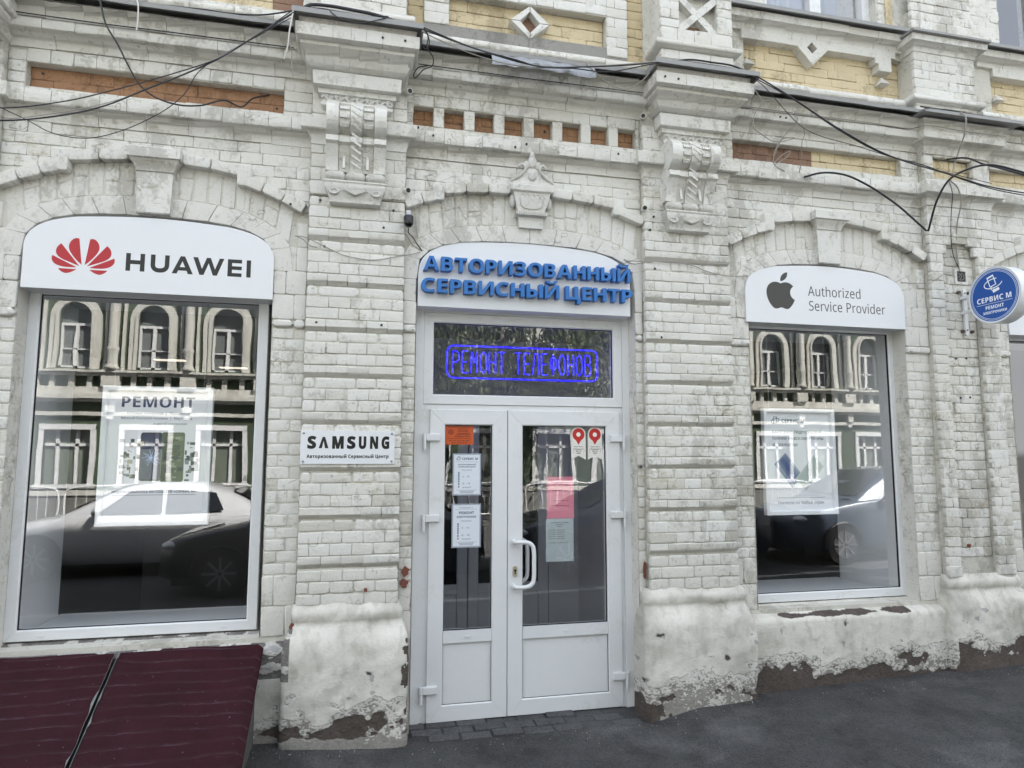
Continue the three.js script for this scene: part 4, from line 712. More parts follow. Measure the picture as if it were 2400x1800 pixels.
{ // red petal emblem and black capitals
  const x0 = -1.926, x1 = -0.541, yb = 2.671, yt = 3.136;
  const s = thing('light_box_sign', 'white arched shop sign with a red petal emblem and black capitals', 'sign'), sh = boxShape(x0, x1, yb, 2.915, yt);
  part('case', prismZ(sh, 0.0, 0.15, { bevel: 0.004 }), M.signSide, s);
  const W = 1400, H = 470, px = x => (x - x0) / (x1 - x0) * W, py = y => (yt - y) / (yt - yb) * H;
  const t = canvasTex(W, H, c => {
    c.fillStyle = PW; c.fillRect(0, 0, W, H);
    c.fillStyle = '#b8232f'; for (const m of [-1, 1]) { c.save(); c.translate(321, 322); c.scale(m, 1);                // eight petals
      for (const q of [[[8, -4], [29, -163], [54, -174, 73, -145], [93, -112, 70, -75], [45, -35, 8, -4]], [[20, 4], [123, -128], [153, -105, 148, -72], [141, -45, 100, -28], [60, -12, 20, 4]], [[34, 12], [166, -54], [177, -25, 150, -3], [125, 14, 85, 14], [55, 14, 34, 12]], [[34, 24], [132, 23], [118, 45, 92, 51], [65, 50, 34, 24]]]) { c.beginPath(); c.moveTo(...q[0]); c.lineTo(...q[1]); q.slice(2).forEach(p => c.quadraticCurveTo(...p)); c.closePath(); c.fill(); } c.restore(); }
    c.fillStyle = '#1d1f20'; c.strokeStyle = '#1d1f20'; const B = 338, T = 228, L = 27;   // capitals drawn as bars
    c.save(); c.translate(551, 0); c.scale(0.94, 1); c.translate(-551, 0); let x = 551; const bar = (...q) => { c.beginPath(); q.forEach(([a, b], i) => i ? c.lineTo(a, b) : c.moveTo(a, b)); c.closePath(); c.fill(); };
    bar([x, T], [x + L, T], [x + L, B], [x, B]); bar([x + 84, T], [x + 84 + L, T], [x + 84 + L, B], [x + 84, B]); bar([x, 270], [x + 100, 270], [x + 100, 295], [x, 295]); x += 146;
    c.lineWidth = L; c.beginPath(); c.moveTo(x + L / 2, T); c.lineTo(x + L / 2, 288); c.quadraticCurveTo(x + L / 2, 325, x + 55, 325); c.quadraticCurveTo(x + 98, 325, x + 98, 288); c.lineTo(x + 98, T); c.stroke(); x += 128;
    bar([x + 50, T], [x + 76, T], [x + 128, B], [x + 98, B], [x + 62, 258], [x + 30, B], [x, B]); bar([x + 34, 296], [x + 94, 296], [x + 94, 318], [x + 24, 318]); x += 126;
    bar([x, T], [x + 29, T], [x + 56, 300], [x + 84, T], [x + 108, T], [x + 136, 300], [x + 163, T], [x + 191, T], [x + 149, B], [x + 124, B], [x + 96, 262], [x + 67, B], [x + 42, B]); x += 214;
    bar([x, T], [x + L, T], [x + L, B], [x, B]); for (const y of [T, 271, B - 23]) bar([x, y], [x + 88, y], [x + 88, y + 23], [x, y + 23]); x += 118;
    bar([x, T], [x + L, T], [x + L, B], [x, B]); c.restore();
  });
  const [g, m] = printed(sh, x0, x1, yb, yt, 0.1515, t); part('printed_face', g, m, s);
}
{ // blue channel letters
  const x0 = 0.362, x1 = 1.858, yb = 2.681, yt = 3.155, s = thing('channel_letter_sign', 'white arched sign over the door with two lines of blue raised letters', 'sign');
  part('board', prismZ(boxShape(x0, x1, yb, 2.90, yt), 0.012, 0.13, { bevel: 0.003 }), M.sign, s);
  const row = (txt, xa, xb, y, h) => {
    const probe = new TextGeometry('Н', { font, size: 1, depth: 0.01, bevelEnabled: false }); probe.computeBoundingBox(); const cap = probe.boundingBox.max.y;
    const gl = [...txt].map(ch => { if (ch === ' ') return null; const g = new TextGeometry(ch, { font, size: 1, depth: 0.055, curveSegments: 5, bevelEnabled: false }); g.computeBoundingBox(); return g; });
    const gap = 0.115, wid = g => g ? g.boundingBox.max.x - g.boundingBox.min.x + gap : 0.26; let total = 0, x = 0; gl.forEach(g => total += wid(g)); const k = (xb - xa) / total;
    gl.forEach(g => { if (g) { const w = wid(g); g.translate(-g.boundingBox.min.x, 0, 0); g.scale(k, h / cap, 1); g.translate(xa + x * k, y, 0.131); part('letter', uvBox(g), M.blue, s); x += w; } else x += wid(null); });
  };
  row('АВТОРИЗОВАННЫЙ', 0.392, 1.852, 2.914, 0.094); row('СЕРВИСНЫЙ ЦЕНТР', 0.380, 1.866, 2.768, 0.092);
}
{ // bitten fruit emblem
  const x0 = 2.757, x1 = 4.142, yb = 2.684, yt = 3.140, s = thing('light_box_sign', 'white arched shop sign with a dark bitten fruit emblem and grey lettering', 'sign'), sh = boxShape(x0, x1, yb, 2.915, yt);
  part('case', prismZ(sh, 0.0, 0.15, { bevel: 0.004 }), M.signSide, s);
  const W = 1400, H = 461; const t = canvasTex(W, H, c => {
    c.fillStyle = PW; c.fillRect(0, 0, W, H); c.fillStyle = '#3b3b39';
    c.save(); c.translate(300, 232); const k = 1.0; c.scale(1.13, 1.02);
    c.beginPath(); c.moveTo(0, -74); c.bezierCurveTo(-30, -92, -68, -88, -92, -58); c.bezierCurveTo(-124, -18, -108, 60, -66, 104); c.bezierCurveTo(-44, 128, -24, 112, 0, 106); c.bezierCurveTo(24, 112, 44, 128, 66, 104); c.bezierCurveTo(84, 84, 96, 62, 102, 44); c.bezierCurveTo(62, 24, 58, -32, 94, -56); c.bezierCurveTo(70, -90, 30, -92, 0, -74); c.fill();
    c.beginPath(); c.moveTo(-2, -92); c.bezierCurveTo(-6, -130, 22, -160, 52, -162); c.bezierCurveTo(56, -126, 30, -94, -2, -92); c.fill(); c.restore();
    c.fillStyle = '#4a4a48'; c.font = '104px sans-serif'; for (const [tx, y, wd] of [['Authorized', 238, 475], ['Service Provider', 352, 686]]) { c.save(); c.translate(532, y); c.scale(wd / c.measureText(tx).width, 1); c.fillText(tx, 0, 0); c.restore(); }
  });
  const [g, m] = printed(sh, x0, x1, yb, yt, 0.1515, t); part('printed_face', g, m, s);
}
{ // next shop's blank sign box at the right edge of view
  const s = thing('light_box_sign', 'plain white arched sign box beyond the round blue sign at right edge', 'sign');
  part('case', prismZ(boxShape(5.14, 6.53, 2.684, 2.915, 3.14), 0.0, 0.15, { bevel: 0.004 }), M.sign, s);
}
{ // plate on the left pilaster
  const x0 = -0.340, x1 = 0.227, y0 = 1.651, y1 = 1.855, z = 0.204, s = thing('wall_plate', 'white plate with heavy black capitals screwed to the left pilaster', 'sign');
  const W = 1024, H = 368; const t = canvasTex(W, H, c => {
    c.fillStyle = '#e8eaed'; c.fillRect(0, 0, W, H); c.fillStyle = '#121314'; c.strokeStyle = '#121314'; c.lineJoin = 'miter';
    const word = 'SΛMSUNG', ws = [92, 104, 136, 92, 92, 100, 92]; let x = 72; c.font = 'bold 178px sans-serif';
    [...word].forEach((ch, i) => { if (ch === 'Λ') { c.beginPath(); c.moveTo(x, 194); c.lineTo(x + 40, 70); c.lineTo(x + 66, 70); c.lineTo(x + 104, 194); c.lineTo(x + 68, 194); c.lineTo(x + 51, 112); c.lineTo(x + 34, 194); c.fill(); } else { const m = c.measureText(ch).width; c.save(); c.translate(x, 194); c.scale(ws[i] / m * 1.04, 1); c.fillText(ch, 0, 0); c.lineWidth = 13; c.strokeText(ch, 0, 0); c.restore(); } x += ws[i] + 31; });
    c.font = 'bold 52px sans-serif'; c.lineWidth = 1.5; const tx = 'Авторизованный Сервисный Центр', m = c.measureText(tx).width; c.save(); c.translate(70, 302); c.scale(890 / m, 1); c.fillText(tx, 0, 0); c.strokeText(tx, 0, 0); c.restore();
  });
  part('plate', bx(x0, x1, y0, y1, 0.19, z), M.sign, s); const r = holeRect(x0, x1, y0, y1), g = new THREE.Shape(r.getPoints()); const [gg, m] = printed(g, x0, x1, y0, y1, z + 0.0015, t); part('printed_face', gg, m, s);
  for (const x of [x0 + 0.018, x1 - 0.018]) for (const y of [y0 + 0.016, y1 - 0.016]) part('screw', new THREE.SphereGeometry(0.0075, 10, 6, 0, 6.3, 0, 1.57).rotateX(Math.PI / 2).translate(x, y, z + 0.001), M.steel, s);
}
{ // round projecting sign
  const x = 4.62, R = 0.213, zc = 0.49, yc = 2.905, s = thing('projecting_sign', 'round blue sign on a bracket projecting from the right pier', 'sign');
  const W = 640; const t = canvasTex(W, W, c => {
    c.fillStyle = '#d8dde2'; c.fillRect(0, 0, W, W); const disc = (r, f) => { c.fillStyle = f; c.beginPath(); c.arc(320, 320, r, 0, 7); c.fill(); };
    disc(302, '#1550a0'); c.strokeStyle = '#e6eaf0'; c.lineWidth = 5; for (const r of [288, 274]) { c.beginPath(); c.arc(320, 320, r, 0, 7); c.stroke(); }
    c.fillStyle = '#f0f2f5'; c.textAlign = 'center'; const fit = (tx, y, px, w) => { c.font = `bold ${px}px sans-serif`; const m = c.measureText(tx).width; c.save(); c.translate(320, y); c.scale(w / m, 1); c.fillText(tx, 0, 0); c.restore(); };
    fit('СЕРВИС М', 388, 84, 440); c.fillRect(96, 408, 448, 4); fit('РЕМОНТ', 474, 58, 232); fit('ЭЛЕКТРОНИКИ', 528, 42, 300);
    c.save(); c.translate(318, 190); c.strokeStyle = '#f0f2f5'; c.lineWidth = 11; c.rotate(-0.28); c.strokeRect(-42, -98, 76, 116); c.fillRect(-48, -104, 88, 20); c.fillRect(-30, 66, 84, 34); c.rotate(0.42); c.beginPath(); c.ellipse(2, -6, 112, 52, -0.25, 0.2, 5.2); c.stroke(); c.lineWidth = 8; c.beginPath(); c.arc(0, 50, 20, 0, 4.6); c.stroke(); c.restore();
  });
  part('case', new THREE.CylinderGeometry(R, R, 0.11, 64).rotateZ(Math.PI / 2).translate(x + 0.056, yc, zc), M.sign, s);
  part('rim', new THREE.TorusGeometry(R - 0.003, 0.005, 8, 64).rotateY(Math.PI / 2).translate(x, yc, zc), M.signSide, s);
  part('printed_face', new THREE.CircleGeometry(R - 0.004, 64).rotateY(-Math.PI / 2).translate(x - 0.002, yc, zc), new THREE.MeshStandardMaterial({ map: t, roughness: 0.3 }), s);
  part('wall_bar', bx(4.690, 4.722, 2.66, 3.03, 0.152, 0.168), M.pvcIn, s);
  for (const y of [2.955, 2.835]) part('arm', bx(4.66, 4.675, y - 0.012, y + 0.012, 0.162, 0.30), M.pvcIn, s);
  for (const y of [2.70, 2.95, 3.0]) part('bolt', new THREE.CylinderGeometry(0.008, 0.008, 0.012, 6).rotateX(Math.PI / 2).translate(4.706, y, 0.172), M.steel, s);
  for (const [bx_, by] of [[4.655, 3.005], [4.755, 3.005], [4.672, 2.69], [4.765, 2.69]]) part('bolt', new THREE.CylinderGeometry(0.011, 0.013, 0.02, 8).rotateX(Math.PI / 2).translate(bx_, by, 0.16), M.rust, s);
}
{ // blue light-line sign behind the transom
  const s = thing('led_sign', 'blue glowing outlined lettering hanging behind the transom glass', 'led sign');
  const m = new THREE.MeshStandardMaterial({ color: 0x05051a, emissive: new THREE.Color(0.012, 0.004, 1), emissiveIntensity: 0.5, roughness: 0.4 }), z = -0.11;
  const X0 = 0.592, X1 = 1.693, Y0 = 2.240, Y1 = 2.466, r = 0.045, out = []; const arc = (cx, cy, a) => { for (let k = 0; k <= 6; k++) { const t = a + k / 6 * Math.PI / 2; out.push([cx + r * Math.cos(t), cy + r * Math.sin(t), z]); } };
  arc(X1 - r, Y1 - r, 0); arc(X0 + r, Y1 - r, Math.PI / 2); arc(X0 + r, Y0 + r, Math.PI); arc(X1 - r, Y0 + r, Math.PI * 1.5); out.push(out[0]);
  const path = new THREE.CurvePath(); for (let i = 0; i + 1 < out.length; i++) path.add(new THREE.LineCurve3(V(...out[i]), V(...out[i + 1])));
  part('led_border', new THREE.TubeGeometry(path, 240, 0.0052, 6), m, s);
  const G = { // strokes in a unit cell
    'Р': [[[0, 0], [0, 1], [0.6, 1], [1, 0.85], [1, 0.62], [0.6, 0.48], [0, 0.48]]], 'Е': [[[1, 1], [0, 1], [0, 0], [1, 0]], [[0, 0.5], [0.8, 0.5]]], 'М': [[[0, 0], [0.06, 1], [0.5, 0.45], [0.94, 1], [1, 0]]],
    'О': [[[0.5, 1], [0.1, 0.85], [0, 0.5], [0.1, 0.15], [0.5, 0], [0.9, 0.15], [1, 0.5], [0.9, 0.85], [0.5, 1]]], 'Н': [[[0, 0], [0, 1]], [[1, 0], [1, 1]], [[0, 0.52], [1, 0.52]]], 'Т': [[[0, 1], [1, 1]], [[0.5, 1], [0.5, 0]]],
    'Л': [[[0, 0], [0.3, 1], [0.95, 1], [1, 0]]], 'Ф': [[[0.5, 0], [0.5, 1]], [[0.5, 0.88], [0.12, 0.78], [0, 0.55], [0.12, 0.32], [0.5, 0.24], [0.88, 0.32], [1, 0.55], [0.88, 0.78], [0.5, 0.88]]], 'В': [[[0, 0], [0, 1], [0.7, 1], [0.95, 0.85], [0.9, 0.62], [0.6, 0.53], [0, 0.53]], [[0.6, 0.53], [1, 0.4], [1, 0.15], [0.7, 0], [0, 0]]] };
  const tx = 'РЕМОНТ ТЕЛЕФОНОВ'; let x = 0.630; const ad = 0.0652, lw = 0.044;
  for (const ch of tx) { if (ch !== ' ') { const gs = []; for (const st of G[ch]) { const cp = new THREE.CurvePath(); for (let i = 0; i + 1 < st.length; i++) cp.add(new THREE.LineCurve3(V(x + st[i][0] * lw, 2.277 + st[i][1] * 0.152, z), V(x + st[i + 1][0] * lw, 2.277 + st[i + 1][1] * 0.152, z))); gs.push(new THREE.TubeGeometry(cp, st.length * 8, 0.0042, 6)); } part('led_letter', gs, m, s); } x += ch === ' ' ? 0.055 : ad; }
  part('hanger', [cyl(0.001, 0.001, [0.75, 2.47, z], [0.75, 2.73, z], 5), cyl(0.001, 0.001, [1.53, 2.47, z], [1.53, 2.73, z], 5)], M.cable, s);
}
// notices on the glass of the entrance
function paper(name, x0, x1, y0, y1, z, tex, label, cat, shape, o) { const sh = shape || new THREE.Shape(holeRect(x0, x1, y0, y1).getPoints()), [g, m] = printed(sh, x0, x1, y0, y1, z, tex, { roughness: 0.5, ...o }); return tag(part(name, g, m, scene), label, cat, 'notices on the entrance glass'); }
const hours = (title, big, sub2) => canvasTex(480, 700, (c, w, h) => {
  c.fillStyle = '#dfe6ee'; c.fillRect(0, 0, w, h); c.strokeStyle = '#2a3a58'; c.lineWidth = 8; c.strokeRect(8, 8, w - 16, h - 16); c.lineWidth = 3; c.strokeRect(20, 20, w - 40, h - 40); c.fillStyle = '#24324e'; c.textAlign = 'center';
  if (big) { c.font = '28px sans-serif'; c.fillText(title, 240, 72); c.fillRect(60, 88, 360, 3); c.font = 'bold 62px sans-serif'; c.fillText('РЕМОНТ', 240, 168); c.font = 'bold 44px sans-serif'; c.fillText('ЭЛЕКТРОНИКИ', 240, 226); }
  else { c.font = 'bold 54px sans-serif'; c.fillText('СЕРВИС М', 290, 108); c.lineWidth = 5; c.beginPath(); c.ellipse(100, 86, 42, 20, -0.3, 0, 7); c.stroke(); c.strokeRect(82, 52, 34, 52); c.fillRect(50, 138, 380, 3); c.font = 'bold 31px sans-serif'; c.fillText('АВТОРИЗОВАННЫЙ', 240, 196); c.fillText('СЕРВИСНЫЙ ЦЕНТР', 240, 234); }
  c.font = '25px sans-serif'; c.fillText('Режим работы', 240, 284); for (let k = 0; k < 7; k++) { c.fillStyle = k === 6 ? '#8a5a52' : '#22325a'; c.fillRect(92, 312 + k * 36 + (k > 4 ? 8 : 0) + (k > 5 ? 8 : 0), 24, 24); }
  c.fillStyle = '#24324e'; c.font = '38px sans-serif'; c.fillText('9⁰⁰- 19⁰⁰', 240, 400); c.fillText('10⁰⁰- 18⁰⁰', 240, 516); c.font = '26px sans-serif'; c.fillText('ВЫХОДНОЙ', 240, 574); c.fillRect(60, 608, 360, 2); for (let k = 0; k < 3; k++) c.fillRect(110 + k * 12, 624 + k * 16, 260 - k * 24, 5);
});
paper('opening_hours_notice', 0.625, 0.818, 1.437, 1.716, -0.0095, hours('', false), 'blue bordered opening hours sheet, the upper one on the narrow door leaf', 'notice');
paper('opening_hours_notice', 0.622, 0.819, 1.094, 1.382, -0.0095, hours('ИП Куршаков С.А.', true), 'blue bordered opening hours sheet, the lower one on the narrow door leaf', 'notice');
paper('alarm_notice', 0.572, 0.762, 1.776, 1.906, -0.0090, canvasTex(420, 290, (c, w, h) => { c.fillStyle = '#c8551f'; c.fillRect(0, 0, w, h); c.fillStyle = '#2a120a'; c.textAlign = 'center'; c.fillRect(40, 22, 340, 8); for (let k = 0; k < 3; k++) c.fillRect(190, 50 + k * 20, 150, 6); c.fillRect(180, 116, 180, 9); c.fillRect(160, 136, 220, 7); c.font = 'bold 36px sans-serif'; c.fillText('«СОБОС-ТЕХ»', 256, 180); c.fillRect(30, 198, 350, 6); c.font = 'bold 27px sans-serif'; c.fillText('44-77-22, 8 937 634 1041', 210, 242); c.fillText('44-61-03, 44-61-04', 210, 274); c.strokeStyle = '#2a120a'; c.lineWidth = 5; for (let k = 0; k < 8; k++) { c.beginPath(); c.arc(84 + 26 * Math.cos(k * 0.785), 102 + 26 * Math.sin(k * 0.785), 12, 0, 7); c.stroke(); } }), 'orange security notice in the top corner of the narrow door leaf', 'notice');
for (const [x0, yr, lb] of [[1.4585, '2026', 'red map pin sticker, the left of the two on the wide leaf'], [1.580, '2025', 'red map pin sticker, the right of the two on the wide leaf']]) {
  const x1 = x0 + 0.106, y0 = 1.674, y1 = 1.904, sh = new THREE.Shape(); sh.moveTo(x0, y0 + 0.001); sh.lineTo((x0 + x1) / 2, y0 + 0.028); sh.lineTo(x1, y0 + 0.001); sh.lineTo(x1, y1 - 0.052); sh.absarc((x0 + x1) / 2, y1 - 0.053, 0.053, 0, Math.PI); sh.closePath();
  paper('map_pin_sticker', x0, x1, y0, y1, -0.0105, canvasTex(220, 480, (c, w, h) => { c.fillStyle = '#e4e2da'; c.fillRect(0, 0, w, h); c.fillStyle = '#c22420'; c.beginPath(); c.arc(110, 112, 92, 0, 7); c.fill(); c.beginPath(); c.moveTo(60, 180); c.lineTo(110, 262); c.lineTo(160, 180); c.fill(); c.fillStyle = '#f0ede6'; c.beginPath(); c.arc(110, 112, 33, 0, 7); c.fill(); c.fillStyle = '#262626'; c.textAlign = 'center'; c.font = 'bold 20px sans-serif'; c.fillText('Яндекс Карты', 110, 296); c.font = 'bold 29px sans-serif'; c.fillText('Хорошее', 110, 334); c.fillText('место', 110, 362); c.fillText(yr, 110, 394); c.lineWidth = 3; c.strokeStyle = '#555'; for (const s of [-1, 1]) { c.beginPath(); c.arc(110, 345, 84, s > 0 ? -0.5 : 2.64, s > 0 ? 0.5 : 3.64); c.stroke(); } }), lb, 'sticker', sh);
}
paper('pink_notice', 1.280, 1.476, 1.272, 1.558, -0.0155, canvasTex(400, 580, (c, w, h) => { c.fillStyle = '#e08ca0'; c.fillRect(0, 0, w, h); c.fillStyle = '#8c4458'; c.textAlign = 'center'; for (const [y, a] of [[70, 120], [130, 210], [190, 240], [330, 200], [400, 260]]) for (let k = 0; k < a / 22; k++) c.fillRect(200 - a / 2 + k * 22, y, 17, 9); }), 'pink sheet in a plastic sleeve taped inside the wide door leaf', 'notice');
paper('hours_list', 1.273, 1.472, 0.981, 1.270, -0.0162, canvasTex(400, 580, (c, w, h) => { c.fillStyle = '#b9c4c6'; c.fillRect(0, 0, w, h); c.fillStyle = '#2c3438'; c.textAlign = 'center'; c.font = '20px serif'; ['Режим работы в майские', 'праздники', 'сервиса'].forEach((t, i) => c.fillText(t, 200, 60 + i * 26)); c.font = '21px serif'; c.textAlign = 'left'; ['01.05.2026 – Выходной', '02.05.2026 – Выходной', '03.05.2026 – Выходной', '09.05.2026 – Выходной', '10.05.2026 – Выходной', '', '11.05.2026 – с 10.00 до 18.00'].forEach((t, i) => c.fillText(t, 34, 160 + i * 29)); }), 'pale sheet of holiday dates under the pink sheet on the wide leaf', 'notice');

// framed posters hanging behind the shop windows
function posterFrame(x0, x1, y0, y1, z, tex, label) {
  const s = thing('poster_frame', label, 'poster'), f = 0.034; mitre(x0, x1, y0, y1, f, z + 0.022, z - 0.02, std(0.80, 0.82, 0.83, { roughness: 0.35 }), 'frame_bar', s);
  const sh = new THREE.Shape(holeRect(x0 + f, x1 - f, y0 + f, y1 - f).getPoints()), [g, m] = printed(sh, x0 + f, x1 - f, y0 + f, y1 - f, z, tex, { roughness: 0.35 }); part('printed_sheet', g, m, s); part('back_board', bx(x0 + f, x1 - f, y0 + f, y1 - f, z - 0.02, z - 0.004), M.pvcIn, s);
  part('cord', [cyl(0.0015, 0.0015, [x0 + 0.06, y1, z], [x0 + 0.06, 2.72, z], 5), cyl(0.0015, 0.0015, [x1 - 0.06, y1, z], [x1 - 0.06, 2.72, z], 5)], M.steel, s);
}
posterFrame(-1.572, -0.923, 1.262, 2.139, -0.20, canvasTex(720, 1000, (c, w, h) => {
  c.fillStyle = '#f6f8fa'; c.fillRect(0, 0, w, h); c.textAlign = 'center'; c.fillStyle = '#2b3462'; c.font = 'bold 116px sans-serif'; c.save(); c.translate(352, 122); c.scale(1.15, 1); c.fillText('РЕМОНТ', 0, 0); c.restore();
  c.fillStyle = '#43505e'; c.font = '28px sans-serif'; c.fillText('Сотовых телефонов  |  Планшетов', 360, 178); c.fillText('Мелкой бытовой техники  |  Ноутбуков', 350, 218); c.font = '24px sans-serif'; c.fillText('и другой электроники', 450, 258);
  const R = (x, y, a, b, r, f) => { c.fillStyle = f; c.beginPath(); c.roundRect ? c.roundRect(x, y, a, b, r) : c.rect(x, y, a, b); c.fill(); };
  R(240, 320, 160, 380, 24, '#1c2336'); R(250, 334, 140, 350, 14, '#26345a'); R(392, 318, 170, 390, 18, '#5f6a55'); let q = 5; const rd = () => (q = (q * 16807) % 2147483647) / 2147483647;
  for (let k = 0; k < 46; k++) R(404 + rd() * 120, 336 + rd() * 330, 12 + rd() * 34, 8 + rd() * 30, 3, ['#7d8a70', '#48503f', '#9aa08e', '#39424a'][k % 4]); for (let k = 0; k < 60; k++) { const s = rd() < 0.5 ? -1 : 1; R(s < 0 ? 90 + rd() * 140 : 566 + rd() * 90, 370 + rd() * 320, 8 + rd() * 34, 8 + rd() * 30, 2, ['#5b6468', '#8a9496', '#3c4448', '#a9a692'][k % 4]); }
  c.strokeStyle = '#a9c4ee'; c.lineWidth = 3; for (let k = 0; k < 22; k++) { const a = k / 22 * 6.283; c.beginPath(); c.moveTo(322, 520); c.lineTo(322 + Math.cos(a) * (30 + rd() * 60), 520 + Math.sin(a) * (30 + rd() * 60)); c.stroke(); }
  c.fillStyle = '#3c4858'; c.font = 'bold 27px sans-serif'; c.fillText('ПОДПИСЫВАЙТЕСЬ НА СОЦСЕТИ «СЕРВИС М»', 360, 792); c.fillRect(60, 806, 600, 3);
}), 'silver framed repair poster hanging behind the left shop window');
posterFrame(3.089, 3.727, 1.245, 2.074, -0.20, canvasTex(720, 940, (c, w, h) => {
  c.fillStyle = '#f4f7fa'; c.fillRect(0, 0, w, h); c.fillStyle = '#3b4a63'; c.font = 'bold 52px sans-serif'; c.fillText('СЕРВИС М', 170, 96); c.lineWidth = 6; c.strokeStyle = '#3b4a63'; c.beginPath(); c.ellipse(100, 78, 46, 22, -0.3, 0, 7); c.stroke(); c.strokeRect(82, 40, 36, 58); c.font = 'bold 40px sans-serif'; c.fillStyle = '#52606c'; ['НАНЕСЕНИЕ ГИДРОГЕЛЕВОЙ', 'ПЛЕНКИ НА ВСЕ СМАРТФОНЫ', 'И ПЛАНШЕТЫ!'].forEach((t, i) => { const m = c.measureText(t).width; c.save(); c.translate(60, 200 + i * 62); if (m > 600) c.scale(600 / m, 1); c.fillText(t, 0, 0); c.restore(); });
  c.save(); c.translate(230, 560); c.rotate(-0.7); c.fillStyle = '#9aa8bd'; c.fillRect(-80, -150, 170, 300); c.fillStyle = '#6f80a4'; c.fillRect(-40, -140, 110, 280); c.fillStyle = '#4d6296'; c.fillRect(-10, -130, 50, 260); c.restore(); c.save(); c.translate(470, 580); c.rotate(0.75); c.fillStyle = '#c9d3d2'; c.fillRect(-80, -160, 160, 320); c.fillStyle = '#b3c0be'; c.fillRect(-66, -146, 132, 292); c.restore();
  c.fillStyle = '#4a5866'; c.fillRect(90, 818, 540, 3); c.font = '44px sans-serif'; c.textAlign = 'center'; c.fillText('Наклеим на любой экран', 360, 882);
}), 'silver framed screen film poster hanging behind the right shop window');
// ceiling lamps deep in the left shop room
for (const [x, z, lb] of [[-2.0, -3.35, 'lit narrow ceiling lamp in the left shop, nearest the side wall'], [-1.45, -3.9, 'lit narrow ceiling lamp in the left shop, the middle one'], [-0.75, -4.6, 'lit narrow ceiling lamp in the left shop, farthest inside']]) {
  const l = thing('ceiling_lamp', lb, 'lamp', 'ceiling lamps in the left shop'); part('lamp_case', bx(x - 0.17, x + 0.17, 2.715, 2.74, z - 0.07, z + 0.07), M.pvc, l);
  part('lamp_panel', bx(x - 0.15, x + 0.15, 2.706, 2.714, z - 0.05, z + 0.05), new THREE.MeshStandardMaterial({ color: 0xffffff, emissive: 0xfff2dc, emissiveIntensity: 0.16 }), l);
  const a = new THREE.RectAreaLight(0xfff2dc, 0.12, 0.3, 0.1); a.position.set(x, 2.70, z); a.lookAt(x, 0, z); l.add(a);
}
{ // furniture dimly visible inside
  const d = thing('shop_counter', 'dark shop counter deep inside the left window', 'counter'); part('top', bx(-2.1, 0.0, 0.98, 1.02, -3.6, -2.9), M.roomFloor, d); part('front', bx(-2.05, -0.05, -0.06, 0.98, -3.0, -2.96), M.room, d);
  const b = thing('storage_box', 'dark blue box standing low behind the right window', 'box'); part('body', bx(3.0, 3.62, -0.06, 0.78, -1.9, -1.2), std(0.018, 0.03, 0.075), b); part('lid', bx(2.98, 3.64, 0.78, 0.84, -1.92, -1.18), std(0.02, 0.035, 0.09), b); part('upper_box', bx(3.02, 3.5, 0.84, 1.05, -1.85, -1.3), std(0.02, 0.032, 0.08), b);
}
// ---------- ground ----------
const gBase = x => x < 0.3 ? -0.004 + 0.055 * sstep(0.25, -0.6, x) : x < 1.85 ? -0.004 : -0.004 + 0.055 * sstep(1.85, 2.25, x) + 0.036 * (Math.min(x, 9) - 1.85) ;
const gy = (x, z) => gBase(x) * (1 - 0.35 * sstep(0.5, 4, z)) - 0.012 * Math.min(z, 4) + 0.006 * pf(x * 1.3, z * 1.3, 3.3);
function sheet(x0, x1, z0, z1, nx, nz, f, s, tint) {
  const g = new THREE.PlaneGeometry(x1 - x0, z1 - z0, nx, nz); g.rotateX(-Math.PI / 2); g.translate((x0 + x1) / 2, 0, (z0 + z1) / 2); const p = g.attributes.position, uv = g.attributes.uv, col = new Float32Array(p.count * 3);
  for (let i = 0; i < p.count; i++) { p.setY(i, f(p.getX(i), p.getZ(i))); uv.setXY(i, p.getX(i) * s, p.getZ(i) * s); } if (tint) { const c = new Float32Array(p.count * 3); for (let i = 0; i < p.count; i++) { const v = tint(p.getX(i), p.getZ(i)); c[3 * i] = v * 1.01; c[3 * i + 1] = v; c[3 * i + 2] = v * 0.985; } g.setAttribute('color', new THREE.BufferAttribute(c, 3)); } g.computeVertexNormals(); return g;
}
const asphalt = (v, b = 0.006) => std(v, v * 1.005, v * 1.015, { map: asphaltMap, bumpMap: asphaltBump, bumpScale: b, roughness: 0.93 });
const roadY = x => -0.17 + 0.012 * clamp(x - 1, -10, 9);
{ const m = asphalt(0.088, 0.009); m.vertexColors = true; struct('pavement', sheet(-4, 9, -0.08, 3.7, 520, 150, (x, z) => gy(x, z), 0.62, (x, z) => 0.95 + 0.55 * pf(x * 0.9, z * 1.3, 4.2, 5) + 0.55 * sstep(0.08, 0.35, pf(x * 2.1, z * 2.6, 9.5, 5)) - 0.25 * sstep(0.12, 0.3, pf(x * 3.7, z * 3.1, 1.5, 4))), m); struct('pavement', [sheet(-12, -4, -0.08, 3.7, 40, 20, (x, z) => gy(x, z), 0.62), sheet(9, 14, -0.08, 3.7, 30, 20, (x, z) => gy(x, z), 0.62)], asphalt(0.088, 0.009)); }
struct('kerb', (() => { const g = []; for (let k = -12; k < 14; k++) { const y = gy(k + 0.5, 3.8); g.push(bx(k + 0.005, k + 0.995, y - 0.2, y - 0.004, 3.68, 3.83)); } return g; })(), std(0.33, 0.325, 0.31, { bumpMap: paintBump, bumpScale: 0.006 }));
struct('road', sheet(-40, 40, 3.8, 11.6, 80, 8, (x) => roadY(x), 0.4), asphalt(0.11));
struct('ground', sheet(-400, 400, -400, 400, 4, 4, () => -0.62, 0.4), asphalt(0.12));
